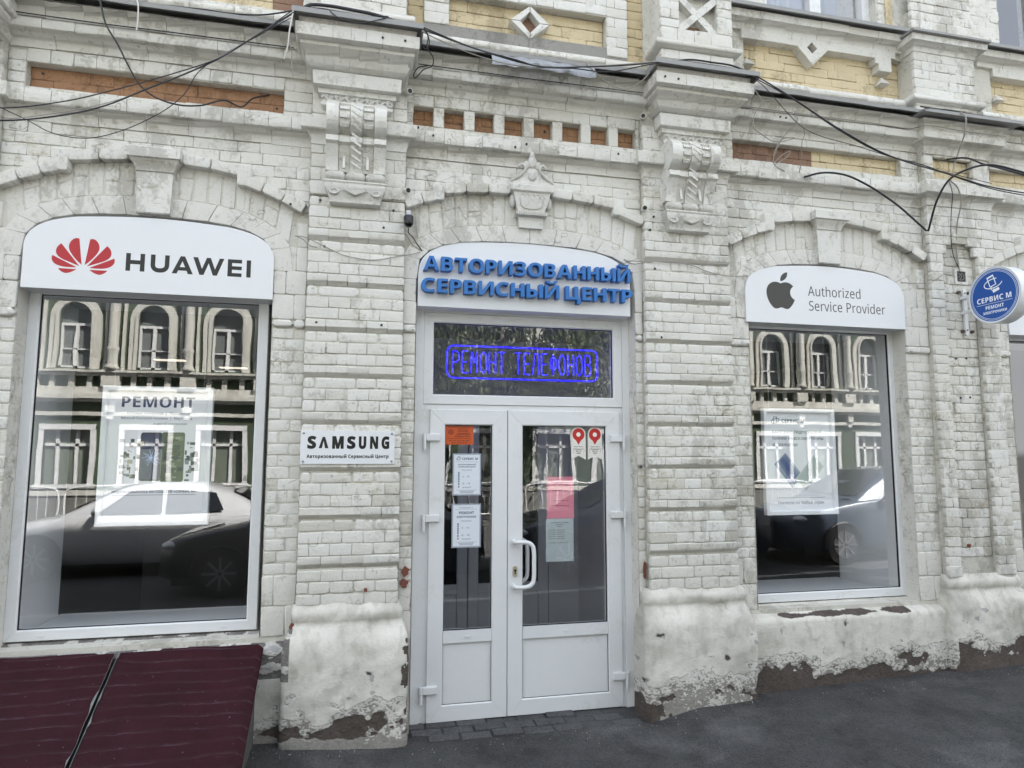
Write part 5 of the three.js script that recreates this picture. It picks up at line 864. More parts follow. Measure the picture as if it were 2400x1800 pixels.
struct('far_pavement', [sheet(-40, 40, 11.75, 15.4, 40, 4, () => -0.02, 0.4), bx(-40, 40, -0.4, -0.02, 11.6, 11.75)], asphalt(0.2));
// grey pavers set in front of the door
{
  const m = [0.075, 0.085, 0.066].map(v => std(v, v, v * 1.03, { bumpMap: asphaltBump, bumpScale: 0.004, map: asphaltMap })); const pv = thing('paver_strip', 'short strip of worn grey pavers at the door threshold', 'paving');
  m.forEach(q => { q.color.multiplyScalar(1.5); });
  for (let r = 0; r < 3; r++) for (let k = 0; k < 9; k++) { const x = 0.29 + k * 0.198 + (r % 2) * 0.1 - 0.03, z = -0.01 + r * 0.098; if (x > 1.82 || (r === 2 && (k > 7 || k < 1))) continue; const y = gy(x + 0.1, z) + 0.006 + jit(0.003); const g = new THREE.Shape([[x + 0.004, z + 0.004], [x + 0.192, z + 0.004], [x + 0.192, z + 0.093], [x + 0.004, z + 0.093]].map(([a, b]) => new THREE.Vector2(a, -b))); const e = new THREE.ExtrudeGeometry(g, { depth: 0.03, bevelEnabled: true, bevelThickness: 0.004, bevelSize: 0.004, bevelOffset: -0.004, bevelSegments: 1 }); e.rotateX(-Math.PI / 2); e.rotateZ(jit(0.01)); e.translate(0, y - 0.034, 0); part('paver', uvBox(e), m[(k * 5 + r * 7) % 3], pv); }
}
{ // loose grit along the wall
  const n = 520, g = new THREE.IcosahedronGeometry(1, 0), im = new THREE.InstancedMesh(g, std(0.3, 0.295, 0.28), n), o = new THREE.Object3D(), c = new THREE.Color();
  for (let k = 0; k < n; k++) { const near = rnd() < 0.6, x = rr(-0.6, 5.2), z = near ? 0.30 + Math.abs(jit(0.25)) : rr(0.3, 2.2), r = rr(0.0012, near ? 0.0045 : 0.003); o.position.set(x, gy(x, z) + r * 0.5, z); o.rotation.set(rnd() * 6, rnd() * 6, rnd() * 6); o.scale.set(r, r * 0.7, r * rr(0.7, 1.3)); o.updateMatrix(); im.setMatrixAt(k, o.matrix); const v = rr(0.15, 1.1); im.setColorAt(k, c.setRGB(v, v, v * 0.97)); }
  im.name = 'grit'; im.userData = { kind: 'stuff', label: 'loose grit scattered on the asphalt along the wall', category: 'grit' }; im.castShadow = true; scene.add(im);
}
for (const [x, z, h, lb] of [[-0.22, 0.86, 0.055, 'rusty metal stub in the asphalt nearer the burgundy hatch'], [0.06, 0.82, 0.075, 'rusty metal stub in the asphalt nearer the door']]) one('metal_stub', bx(-0.014, 0.014, -0.04, h, -0.012, 0.012).rotateZ(jit(0.15)).translate(x, gy(x, z), z), M.rust, lb, 'metal stub', 'metal stubs in the asphalt');

// ---------- burgundy cellar hatch ----------
{
  const h = thing('cellar_hatch', 'burgundy sheet metal cellar hatch under the left window', 'hatch');
  const wave = (x, z, ph) => (z + 0.045 * pf(x * 1.7 + ph, z * 2.4, 1) + 0.010 * pf(x * 7 + ph, z * 9, 2, 3)) / 0.068;
  const HX0 = -2.3, HX1 = -0.5, HZ0 = 0.15, HZ1 = 1.3;
  const wornMap = dataTex(1024, 700, (i, j) => { const x = HX0 + (HX1 - HX0) * i / 1024, z = HZ0 + (HZ1 - HZ0) * j / 700, ph = x > -1.28 ? 0.4 : 3.1, w = wave(x, z, ph), t = Math.abs(((w + 0.46) % 1) - 0.5), e = pf(x * 45, z * 45, 5, 3), l = sstep(0.045, 0.01, t) * sstep(-0.25, 0.3, pf(x * 5, z * 31, 3, 4)), chip = e > 0.41 ? 1 : 0, sc = pf(x * 6, z * 90, 7, 3) > 0.4 ? 0.25 : 0, q = clamp(l * 0.34 + chip * 0.8 + sc * 0.6, 0, 1), v = 1 + 0.45 * pf(x * 5, z * 5, 1); return [s2(0.030 * v + 0.08 * q), s2(0.0066 * v + 0.07 * q), s2(0.0105 * v + 0.09 * q)]; }, true, false);
  const m = new THREE.MeshPhysicalMaterial({ color: 0xffffff, map: wornMap, roughness: 0.62, specularIntensity: 0.3, bumpMap: paintBump, bumpScale: 0.003, side: THREE.DoubleSide });
  const slope = z => 0.600 - (z - 0.2) * 0.567;
  const corr = (x0, x1, name, ph) => { // waves run across the slope, a little bent
    const nx = 46, nz = 240, z0 = 0.20, z1 = 1.22, pos = [], uv = [], idx = [];
    for (let j = 0; j <= nz; j++) for (let i = 0; i <= nx; i++) { const x = x0 + (x1 - x0) * i / nx, z = z0 + (z1 - z0) * j / nz, t = wave(x, z, ph) % 1, bump = Math.pow(t, 3) * 0.008 + 0.002 * Math.sin(t * Math.PI), e = sstep(0.03, 0.0, x1 - x) * (ph < 1 ? 0.028 : 0.0); pos.push(x, slope(z) + bump + 0.012 * pf(x * 3, z * 3, 4) - e, z); uv.push((x - HX0) / (HX1 - HX0), (z - HZ0) / (HZ1 - HZ0)); }
    for (let j = 0; j < nz; j++) for (let i = 0; i < nx; i++) { const a = j * (nx + 1) + i; idx.push(a, a + nx + 1, a + nx + 2, a, a + nx + 2, a + 1); }
    const g = new THREE.BufferGeometry(); g.setAttribute('position', new THREE.Float32BufferAttribute(pos, 3)); g.setAttribute('uv', new THREE.Float32BufferAttribute(uv, 2)); g.setIndex(idx); g.computeVertexNormals(); part(name, g, m, h);
  };
  corr(-1.268, -0.508, 'metal_sheet', 0.4); corr(-2.3, -1.292, 'metal_sheet', 3.1);
  // open seam with torn bare metal edges; a black strip below paints its shade
  const edge = s => { const a = []; for (let k = 0; k < 40; k++) { const z0 = 0.21 + k * 0.0255, z1 = z0 + 0.0255, X = z => -1.28 + s * 0.008 + 0.008 * pn(z * 9, s), B = z => X(z) + s * (0.002 + 0.05 * Math.max(0, pf(z * 9, s * 3, 6, 4) - 0.05)); pushQ(a, [X(z0), slope(z0) + 0.016, z0], [B(z0), slope(z0) + 0.015, z0], [B(z1), slope(z1) + 0.015, z1], [X(z1), slope(z1) + 0.016, z1]); } return fromTris(a); };
  const bare = std(0.15, 0.165, 0.16, { roughness: 0.6, bumpMap: paintBump, bumpScale: 0.003 }); part('torn_edge', edge(1), bare, h); part('torn_edge', edge(-1), bare, h);
  part('seam_shade_strip', (() => { const a = []; pushQ(a, [-1.31, slope(0.2) - 0.03, 0.2], [-1.25, slope(0.2) - 0.03, 0.2], [-1.25, slope(1.22) - 0.03, 1.22], [-1.31, slope(1.22) - 0.03, 1.22]); return fromTris(a); })(), M.black, h);
  part('side_flap', (() => { const a = []; for (let k = 0; k < 20; k++) { const z0 = 0.2 + k * 0.051, z1 = z0 + 0.051; pushQ(a, [-0.508, slope(z0) - 0.02, z0], [-0.508, slope(z1) - 0.02, z1], [-0.515 + jit(0.004), slope(z1) - 0.075, z1], [-0.515, slope(z0) - 0.075, z0]); } return fromTris(a); })(), m, h);
  part('cheek_wall', prismX([[0.19, -0.2], [1.15, -0.2], [1.15, 0.0], [0.19, slope(0.2) - 0.06]], -0.62, -0.545), std(0.09, 0.085, 0.08, { bumpMap: paintBump, bumpScale: 0.01 }), h);
  for (const [x, z] of [[-0.60, 1.05], [-1.05, 1.06], [-1.55, 0.9]]) part('rivet', new THREE.SphereGeometry(0.012, 8, 6).translate(x, slope(z) + 0.016, z), M.steel, h);
}

// ---------- cables, camera and small fittings ----------
function cable(pts, r, m, label, o) { return one('cable', tube(pts, r * 0.82, pts.length * 9, 7), m, label, 'cable', 'cables strung along the facade'); }
const K = M.cable, KG = M.cableGrey, KW = M.cableWhite;
cable([[-1.58,4.40,0.345],[-1.54,4.36,0.375],[-1.49,4.20,0.38],[-1.43,4.10,0.36],[-1.38,4.00,0.33],[-1.32,3.90,0.30],[-1.24,3.84,0.29],[-1.11,3.81,0.28],[-0.99,3.83,0.26],[-0.86,3.90,0.22],[-0.77,3.89,0.18],[-0.71,3.98,0.13],[-0.62,4.05,0.067]], 0.0062, K, 'thick black cable drooping from the flashing into the long brown niche');
cable([[-0.44,4.38,0.50],[-0.61,4.20,0.52],[-0.77,4.04,0.54],[-0.86,3.96,0.56],[-1.08,3.82,0.60],[-1.29,3.69,0.65],[-1.55,3.54,0.72],[-1.83,3.43,0.80],[-2.6,3.3,1.1]], 0.004, K, 'upper black cable running left from the first capital');
cable([[-0.43,4.37,0.50],[-0.69,4.12,0.53],[-0.85,3.97,0.55],[-1.04,3.81,0.60],[-1.18,3.70,0.64],[-1.34,3.56,0.70],[-1.49,3.46,0.76],[-1.78,3.33,0.88],[-2.5,3.2,1.2]], 0.0052, K, 'lower thick black cable running left from the first capital');
cable([[-0.44,4.36,0.49],[-0.69,4.13,0.52],[-0.87,3.97,0.54],[-1.16,3.75,0.58],[-1.37,3.61,0.62],[-1.64,3.49,0.66],[-1.87,3.42,0.70],[-2.5,3.4,0.8]], 0.003, KG, 'thin grey cable between the two black ones at upper left');
cable([[-0.44,4.35,0.48],[-0.67,4.17,0.48],[-0.88,4.02,0.46],[-0.97,3.93,0.45],[-1.03,3.81,0.44],[-1.11,3.72,0.43],[-1.23,3.63,0.42],[-1.37,3.55,0.41],[-1.51,3.50,0.40],[-1.61,3.49,0.40],[-1.72,3.50,0.42],[-1.83,3.55,0.44],[-1.99,3.61,0.48],[-2.5,3.9,0.5]], 0.0032, K, 'thin dark wire sagging deepest over the left arch');
cable([[-0.44,4.39,0.50],[-0.46,4.24,0.50],[-0.47,4.15,0.48],[-0.49,4.08,0.46]], 0.0055, KW, 'short white cord end hanging left of the first capital');
cable([[-0.47,4.18,0.475],[-0.45,4.15,0.45],[-0.45,4.09,0.42],[-0.44,4.01,0.40]], 0.0045, KG, 'short grey cord end dangling beside the first capital');
cable([[-2.12,4.29,0.25],[-1.85,4.285,0.25],[-1.56,4.283,0.248],[-1.18,4.284,0.25],[-0.92,4.285,0.248],[-0.46,4.287,0.25]], 0.0045, K, 'black wire clipped under the left cornice');
cable([[-1.24,4.40,0.33],[-0.98,4.405,0.335],[-0.81,4.405,0.335],[-0.63,4.41,0.36],[-0.40,4.415,0.46]], 0.006, K, 'black cable lying on the left cornice flashing');
cable([[-1.40,4.43,0.27],[-1.36,4.41,0.34],[-1.335,4.37,0.365],[-1.33,4.25,0.365],[-1.335,4.20,0.36]], 0.005, KW, 'stub of white cord hanging over the left flashing');
cable([[-0.39,4.415,0.47],[-0.35,4.45,0.46],[-0.24,4.475,0.44],[-0.10,4.47,0.44],[0.03,4.455,0.45],[0.18,4.42,0.46]], 0.013, K, 'thick black cable coil on top of the first capital');
cable([[-0.35,4.42,0.48],[-0.29,4.445,0.45],[-0.15,4.44,0.45],[-0.01,4.43,0.46],[0.12,4.42,0.50],[0.06,4.38,0.515],[-0.02,4.345,0.52],[-0.08,4.335,0.52],[-0.17,4.35,0.52],[-0.24,4.41,0.50]], 0.004, K, 'thin black wire looping over the first capital front');
cable([[0.26,4.41,0.47],[0.53,4.32,0.50],[0.73,4.29,0.48],[0.99,4.26,0.46],[1.15,4.26,0.45],[1.47,4.30,0.46],[1.80,4.34,0.50],[2.02,4.42,0.47]], 0.0058, K, 'upper black cable slung between the two capitals over the door');
cable([[0.27,4.41,0.49],[0.48,4.34,0.50],[0.68,4.30,0.48],[0.94,4.27,0.47],[1.10,4.25,0.46],[1.36,4.27,0.46],[1.57,4.27,0.47],[1.85,4.34,0.50],[2.05,4.415,0.48]], 0.005, K, 'lower black cable slung between the two capitals over the door');
cable([[0.27,4.41,0.45],[0.46,4.32,0.48],[0.68,4.27,0.46],[0.94,4.25,0.44],[1.26,4.28,0.43],[1.58,4.33,0.45],[1.90,4.37,0.50],[2.06,4.412,0.5]], 0.0042, KG, 'grey cable slung between the two capitals over the door');
cable([[1.47,4.40,0.34],[1.52,4.30,0.40],[1.63,4.24,0.38],[1.74,4.22,0.38],[1.86,4.29,0.39],[1.95,4.40,0.40]], 0.004, KG, 'short grey loop hanging below the flashing left of the second capital');
cable([[0.31,4.41,0.49],[0.36,4.36,0.49],[0.38,4.30,0.47],[0.36,4.27,0.45],[0.33,4.32,0.46],[0.33,4.39,0.48],[0.37,4.35,0.47],[0.37,4.29,0.44],[0.41,4.24,0.42],[0.41,4.20,0.40],[0.36,4.21,0.32],[0.31,4.18,0.26],[0.30,4.20,0.25],[0.33,4.26,0.25],[0.40,4.288,0.245]], 0.0045, K, 'tangle of black wire right of the first capital');
cable([[0.33,4.287,0.25],[0.56,4.286,0.248],[0.77,4.285,0.25],[1.09,4.284,0.248],[1.54,4.286,0.25],[1.93,4.287,0.25]], 0.004, K, 'black wire clipped under the cornice over the door');
cable([[2.07,4.415,0.47],[2.19,4.45,0.46],[2.38,4.46,0.45],[2.52,4.45,0.46],[2.62,4.415,0.47],[2.49,4.41,0.49],[2.29,4.412,0.49],[2.11,4.41,0.49]], 0.008, K, 'black cable coil on top of the second capital');
cable([[2.62,4.41,0.48],[2.72,4.35,0.505],[2.93,4.24,0.52],[3.29,4.03,0.55],[3.66,3.86,0.58],[4.17,3.74,0.62],[4.46,3.67,0.65],[4.87,3.62,0.70],[6.2,3.5,0.9]], 0.0062, K, 'upper long black cable running right from the second capital');
cable([[2.61,4.41,0.46],[2.71,4.34,0.50],[2.96,4.22,0.52],[3.31,4.01,0.55],[3.63,3.87,0.57],[3.96,3.80,0.60],[4.19,3.74,0.61],[4.47,3.65,0.66],[4.85,3.59,0.72],[6.2,3.42,0.95]], 0.0048, K, 'lower long black cable running right from the second capital');
cable([[2.60,4.41,0.44],[2.70,4.34,0.49],[2.81,4.26,0.48],[2.97,4.13,0.46],[3.08,4.06,0.45],[3.20,4.01,0.46],[3.49,3.94,0.50],[3.85,3.84,0.55],[4.20,3.76,0.60],[4.5,3.70,0.64]], 0.0032, K, 'thin black wire sagging below the long cables at right');
cable([[2.73,4.40,0.35],[2.80,4.25,0.38],[2.76,4.19,0.36],[2.75,4.14,0.34],[2.76,4.08,0.33],[2.82,4.05,0.32],[2.92,4.01,0.31],[3.01,4.02,0.30],[3.12,4.06,0.30],[3.01,4.04,0.29],[2.98,3.99,0.28],[2.96,3.92,0.26],[2.99,3.87,0.225],[3.08,3.83,0.222]], 0.0042, KG, 'long loose grey cord looping beside the second capital');
cable([[2.97,4.13,0.46],[3.04,4.19,0.40],[3.08,4.17,0.39],[3.08,4.13,0.37],[3.03,4.08,0.34],[2.99,4.01,0.30],[2.97,3.94,0.27],[2.97,3.88,0.235],[3.04,3.94,0.26],[3.10,3.97,0.27],[3.08,3.93,0.26],[2.99,3.87,0.225]], 0.004, KG, 'knotted grey cord in front of the half brown half yellow niche');
cable([[3.08,4.06,0.45],[3.14,4.05,0.38],[3.13,3.99,0.36],[3.17,3.90,0.30],[3.20,3.83,0.222]], 0.0036, KG, 'single grey cord hanging before the half brown half yellow niche');
cable([[3.24,3.80,0.222],[3.35,3.82,0.28],[3.50,3.80,0.33],[3.68,3.73,0.35],[3.95,3.61,0.33],[4.25,3.475,0.26],[4.31,3.452,0.245],[4.30,3.50,0.28],[4.26,3.65,0.40],[4.28,3.77,0.50],[4.36,3.82,0.58],[4.46,3.83,0.66],[4.76,3.71,0.80],[6.2,3.4,1.2]], 0.0095, K, 'thick black cable bending to a sharp point over the right arch');
cable([[4.59,4.09,0.196],[4.61,4.03,0.36],[4.64,3.95,0.45],[4.62,3.85,0.60],[4.82,3.72,0.75],[6.2,3.42,1.15]], 0.0085, K, 'twisted black cable leaving the small yellow niche at right');
cable([[4.53,4.375,0.40],[4.54,4.33,0.43],[4.56,4.22,0.40],[4.60,4.12,0.30],[4.60,4.02,0.25],[4.54,3.93,0.285],[4.51,3.87,0.29],[4.57,3.82,0.29],[4.62,3.71,0.27],[4.63,3.56,0.215],[4.65,3.37,0.17],[4.68,3.18,0.158]], 0.007, KG, 'thick grey cord running down the right pier to the square box');
cable([[4.50,3.87,0.285],[4.52,3.76,0.29],[4.55,3.63,0.24],[4.57,3.46,0.205],[4.62,3.31,0.165],[4.68,3.19,0.158]], 0.0036, K, 'thin black wire down the right pier to the square box');
cable([[2.70,4.287,0.25],[3.28,4.285,0.248],[3.79,4.286,0.25],[4.24,4.287,0.25],[4.27,4.285,0.31],[4.62,4.28,0.31],[5.06,4.282,0.31]], 0.005, KG, 'grey wire clipped under the right cornice');
cable([[4.13,4.36,0.43],[4.25,4.378,0.40],[4.44,4.40,0.37],[4.52,4.385,0.39],[4.61,4.382,0.39],[4.92,4.38,0.385],[5.2,4.40,0.34]], 0.007, K, 'black cables bundled on the right pier flashing');
cable([[-0.41,3.09,0.142],[-0.36,3.05,0.20],[-0.33,3.02,0.203],[-0.28,3.01,0.196]], 0.0035, KG, 'short grey wire end at the left edge of the first pilaster');
cable([[-0.42,3.09,0.142],[-0.36,3.07,0.20],[-0.26,3.03,0.202],[-0.12,2.97,0.204],[0.07,2.95,0.202],[0.24,2.99,0.202],[0.30,3.01,0.17],[0.37,3.04,0.142]], 0.0035, KG, 'grey wire drooping across the first pilaster');
cable([[1.81,3.09,0.142],[1.87,3.06,0.145],[1.945,3.06,0.19],[2.08,3.075,0.202],[2.26,3.075,0.202],[2.45,3.08,0.202],[2.60,3.09,0.20]], 0.0034, KG, 'straight grey wire across the second pilaster');
cable([[1.82,3.08,0.142],[1.94,3.07,0.185],[2.08,3.07,0.204],[2.31,3.06,0.204],[2.40,3.03,0.204],[2.49,3.01,0.204],[2.58,3.00,0.204],[2.64,3.01,0.17],[2.79,3.03,0.142]], 0.0036, KG, 'grey wire drooping across the second pilaster toward the right sign');
cable([[4.13,3.06,0.142],[4.26,3.06,0.145],[4.35,3.06,0.19],[4.44,3.11,0.202],[4.49,3.14,0.2],[4.61,3.17,0.158]], 0.0034, KG, 'thin grey wire from the right sign to the square box');
cable([[0.29,3.18,0.19],[0.29,3.16,0.17],[0.32,3.14,0.145],[0.34,3.11,0.145],[0.385,3.05,0.142]], 0.004, K, 'black wire from the security camera to the door sign');
cable([[0.24,3.15,0.197],[0.28,3.14,0.16],[0.32,3.09,0.143],[0.375,3.055,0.142]], 0.0035, KG, 'grey wire beside the security camera wire');
{ const c = thing('security_camera', 'small black dome security camera beside the door arch', 'camera'); part('mount', bx(0.272, 0.30, 3.25, 3.285, 0.13, 0.235), M.pvcIn, c); part('neck', cyl(0.024, 0.024, [0.286, 3.265, 0.235], [0.286, 3.235, 0.24], 14), M.steel, c); part('body', cyl(0.032, 0.03, [0.286, 3.238, 0.238], [0.286, 3.195, 0.25], 18), M.black, c); part('dome', new THREE.SphereGeometry(0.031, 16, 10).translate(0.286, 3.197, 0.25), new THREE.MeshStandardMaterial({ color: 0x050506, roughness: 0.12 }), c); }
for (const [x, y, z, lb] of [[0.268, 4.109, 0.20, 'black pipe stub on the first pilaster, the upper one'], [0.268, 3.43, 0.20, 'black pipe stub on the first pilaster, the lower one'], [1.945, 4.134, 0.20, 'grey pipe stub on the second pilaster, the upper one'], [1.945, 3.453, 0.20, 'grey pipe stub on the second pilaster, the lower one']]) { const t = thing('pipe_stub', lb, 'pipe stub', 'pipe stubs beside the capitals'), s = x < 1 ? 1 : -1; part('pipe', cyl(0.02, 0.02, [x - s * 0.01, y + 0.006, z - 0.03], [x + s * 0.012, y - 0.012, z + 0.04], 14), M.cableWhite, t); part('bore', cyl(0.015, 0.015, [x + s * 0.0118, y - 0.0118, z + 0.0385], [x + s * 0.0125, y - 0.0125, z + 0.0415], 12), M.black, t); }
{ const t = thing('junction_box', 'open square junction box with black inside on the right pier', 'junction box'); part('surround', prismZ((() => { const s = new THREE.Shape([[4.632, 3.073], [4.752, 3.073], [4.752, 3.20], [4.632, 3.20]].map(a => new THREE.Vector2(...a))); s.holes.push(holeRect(4.653, 4.738, 3.095, 3.180)); return s; })(), 0.14, 0.158), M.white2, t); part('recess', bx(4.653, 4.738, 3.095, 3.18, 0.135, 0.1495), M.black, t); part('wire_knot', tube([[4.66, 3.17, 0.152], [4.70, 3.14, 0.156], [4.68, 3.11, 0.153], [4.72, 3.12, 0.156], [4.71, 3.165, 0.153], [4.67, 3.13, 0.155]], 0.002, 60, 5), M.cableGrey, t); }
{ const t = thing('door_bell', 'small round metal bell button right of the door', 'bell'); part('plate', cyl(0.016, 0.016, [1.913, 1.627, 0.12], [1.913, 1.627, 0.139], 20), M.steel, t); part('button', cyl(0.008, 0.007, [1.913, 1.627, 0.138], [1.913, 1.627, 0.143], 16), M.black, t); }
{ // drilled holes left in the brickwork
  const t = sub('drill_holes'); const H = [[-0.27, 3.32, ZP], [0.19, 3.29, ZP], [-0.235, 3.02, ZP], [0.13, 3.17, ZP], [-0.27, 2.53, ZP], [0.13, 2.53, ZP], [-0.45, 3.28, 0.186], [2.02, 3.02, ZP], [2.06, 2.53, ZP], [1.99, 3.30, ZP], [2.02, 3.40, ZP], [4.60, 2.47, 0.148], [4.70, 2.475, 0.148], [4.62, 2.16, 0.148], [4.71, 2.165, 0.148], [0.34, 3.865, 0.212], [0.44, 3.82, 0.213], [1.0, 3.80, 0.213], [1.08, 3.83, 0.213], [1.75, 3.83, 0.213], [2.0, 4.30, 0.463], [2.10, 4.295, 0.463], [0.09, 4.30, 0.463], [0.23, 4.30, 0.463], [1.25, 4.01, 0.067], [-1.93, 4.02, 0.067], [-0.57, 3.96, 0.067], [3.05, 4.25, 0.231], [3.10, 4.248, 0.231]];
  for (const [x, y, z] of H) part('hole', cyl(0.0085 * rr(0.6, 1.15), 0.008, [x, y, z - 0.01], [x, y, z + 0.0035], 9), M.black, t);
}
// ---------- across the street, mirrored in the glass ----------
{
  const O = thing('opposite_building', 'sunlit green and white building with arched windows across the street', 'building'), Z = 15, m = { green: std(0.06, 0.088, 0.05, { bumpMap: paintBump, bumpScale: 0.008, map: paintMap }), w: std(0.60, 0.60, 0.56, { map: paintMap, bumpMap: paintBump, bumpScale: 0.01 }), base: std(0.18, 0.18, 0.17, { map: paintMap }), roof: M.flash };
  const X0 = -22.3, X1 = 17.75, P = 1.868; const wx = []; for (let x = -20.36; x < 17.1; x += P) wx.push(x); const dz = (a, b) => [Z - b, Z - a];
  // wall with window openings (opened toward -z)
  const s = new THREE.Shape([[X0, -0.3], [X1, -0.3], [X1, 8.2], [X0, 8.2]].map(a => new THREE.Vector2(...a)));
  wx.forEach(x => { s.holes.push(holeRect(x - 0.56, x + 0.5, 0.9, 2.3)); const p = new THREE.Path(); p.moveTo(x - 0.4, 3.92); p.lineTo(x + 0.4, 3.92); p.lineTo(x + 0.4, 5.25); p.absarc(x, 5.25, 0.4, 0, Math.PI); p.closePath(); s.holes.push(p); });
  part('wall', prismZ(s, Z, Z + 0.4, { s: 0.5 }), m.green, O); part('back', [bx(X0, X1, -0.3, 8.2, Z + 2.0, Z + 2.2), bx(X0, X0 + 0.2, -0.3, 8.2, Z + 0.4, Z + 2), bx(X1 - 0.2, X1, -0.3, 8.2, Z + 0.4, Z + 2), bx(X0, X1, 8.0, 8.2, Z + 0.4, Z + 2)], M.room, O);
  part('base_band', bx(X0, X1, -0.3, 0.62, Z - 0.10, Z), m.base, O); part('water_table', bx(X0, X1, 0.62, 0.74, Z - 0.14, Z), m.w, O);
  for (const [a, b, d] of [[2.66, 2.76, 0.10], [3.02, 3.10, 0.16], [3.10, 3.22, 0.28], [3.22, 3.42, 0.12], [3.72, 3.80, 0.20], [3.80, 3.86, 0.28], [6.4, 6.6, 0.2], [6.6, 6.75, 0.4], [6.75, 7.0, 0.55]]) part('string_course', bx(X0, X1, a, b, Z - d, Z), m.w, O);
  wx.forEach((x, i) => {
    const w = sub('upper_window', O);
    const ring = (r0, r1, d) => { const q = new THREE.Shape(); q.moveTo(x + r1, 3.90); q.lineTo(x + r1, 5.25); q.absarc(x, 5.25, r1, 0, Math.PI); q.lineTo(x - r1, 3.90); q.lineTo(x - r0, 3.90); q.lineTo(x - r0, 5.25); q.absarc(x, 5.25, r0, Math.PI, 0, true); q.lineTo(x + r0, 3.90); q.closePath(); return prismZ(q, Z - d, Z - 0.001, { seg: 20 }); };
    part('surround', [ring(0.40, 0.47, 0.10), ring(0.47, 0.60, 0.06)], m.w, w);
    part('frame', [bx(x - 0.40, x + 0.40, 5.05, 5.12, Z + 0.12, Z + 0.18), bx(x - 0.045, x + 0.045, 3.92, 5.05, Z + 0.12, Z + 0.18), bx(x - 0.40, x - 0.34, 3.92, 5.05, Z + 0.12, Z + 0.18), bx(x + 0.34, x + 0.40, 3.92, 5.05, Z + 0.12, Z + 0.18), bx(x - 0.40, x + 0.40, 3.92, 3.98, Z + 0.12, Z + 0.18), bx(x - 0.34, x + 0.34, 4.42, 4.45, Z + 0.12, Z + 0.17)], M.pvc, w);
    part('pane', plane(x - 0.4, x + 0.4, 3.92, 5.66, Z + 0.2), std(0.15, 0.165, 0.165, { roughness: 0.08 }), w);
    const g = sub('lower_window', O); part('frame', [bx(x - 0.68, x - 0.56, 0.86, 2.42, Z - 0.05, Z + 0.1), bx(x + 0.50, x + 0.62, 0.86, 2.42, Z - 0.05, Z + 0.1), bx(x - 0.68, x + 0.62, 2.30, 2.44, Z - 0.06, Z + 0.1), bx(x - 0.72, x + 0.66, 0.80, 0.90, Z - 0.1, Z + 0.1), bx(x - 0.56, x + 0.5, 1.88, 1.95, Z + 0.1, Z + 0.15), bx(x - 0.30, x - 0.22, 0.9, 2.3, Z + 0.1, Z + 0.15), bx(x + 0.14, x + 0.22, 0.9, 2.3, Z + 0.1, Z + 0.15)], M.pvc, g);
    part('pane', plane(x - 0.56, x + 0.5, 0.9, 2.3, Z + 0.16), std(0.16, 0.185, 0.155, { roughness: 0.1 }), g);
    // column, pedestal and balusters in the space between windows
    const c = x + P / 2, col = sub('column', O);
    const lat = [[0.001, 3.86], [0.17, 3.86], [0.17, 3.95], [0.14, 3.98], [0.12, 4.05], [0.125, 4.35], [0.15, 4.40], [0.15, 4.45], [0.12, 4.5], [0.118, 5.2], [0.11, 5.7], [0.14, 5.74], [0.19, 5.9], [0.2, 6.05], [0.001, 6.05]].map(a => new THREE.Vector2(...a));
    part('shaft', new THREE.LatheGeometry(lat, 18).translate(c, 0, Z - 0.16), m.w, col); part('pedestal', bx(c - 0.2, c + 0.2, 3.42, 3.72, Z - 0.22, Z), m.w, col); part('pilaster', bx(c - 0.24, c - 0.17, 3.86, 6.4, Z - 0.07, Z), m.w, col); part('pilaster', bx(c + 0.17, c + 0.24, 3.86, 6.4, Z - 0.07, Z), m.w, col);
    part('bracket', [bx(c - 0.11, c + 0.11, 2.76, 3.02, Z - 0.16, Z), bx(c - 0.08, c + 0.08, 2.58, 2.66, Z - 0.12, Z)], m.w, col);
    for (const q of [-0.42, 0, 0.42]) part('baluster', bx(x + q - 0.06, x + q + 0.06, 3.42, 3.72, Z - 0.10, Z), m.w, w);
  });
  part('downpipe', cyl(0.06, 0.06, [17.68, -0.1, Z - 0.12], [17.68, 7, Z - 0.12], 10), M.steel, O);
}
// barrier rails on the far pavement
for (let k = 0; k < 13; k++) { const x = -10.2 + k * 2.05, z = 11.9, f = thing('pedestrian_rail', 'white tubular rail panel on the far kerb, ' + ['leftmost', 'second from left', 'third from left', 'fourth from left', 'fifth from left', 'sixth from left', 'middle one', 'sixth from right', 'fifth from right', 'fourth from right', 'third from right', 'second from right', 'rightmost'][k], 'railing', 'rail panels along the far kerb'); const r = 0.022; part('frame', tube([[x, 0.28, z], [x, 0.85, z], [x + 0.08, 0.93, z], [x + 1.82, 0.93, z], [x + 1.9, 0.85, z], [x + 1.9, 0.36, z], [x + 1.82, 0.28, z], [x + 0.08, 0.28, z], [x, 0.34, z]], r, 90, 6), M.pvc, f); for (const q of [0.15, 1.75]) part('leg', cyl(r, r, [x + q, -0.03, z], [x + q, 0.28, z], 6), M.pvc, f); for (let q = 0; q < 9; q++) part('bar', cyl(0.009, 0.009, [x + 0.2 + q * 0.187, 0.28, z], [x + 0.2 + q * 0.187, 0.93, z], 5), M.pvc, f); }
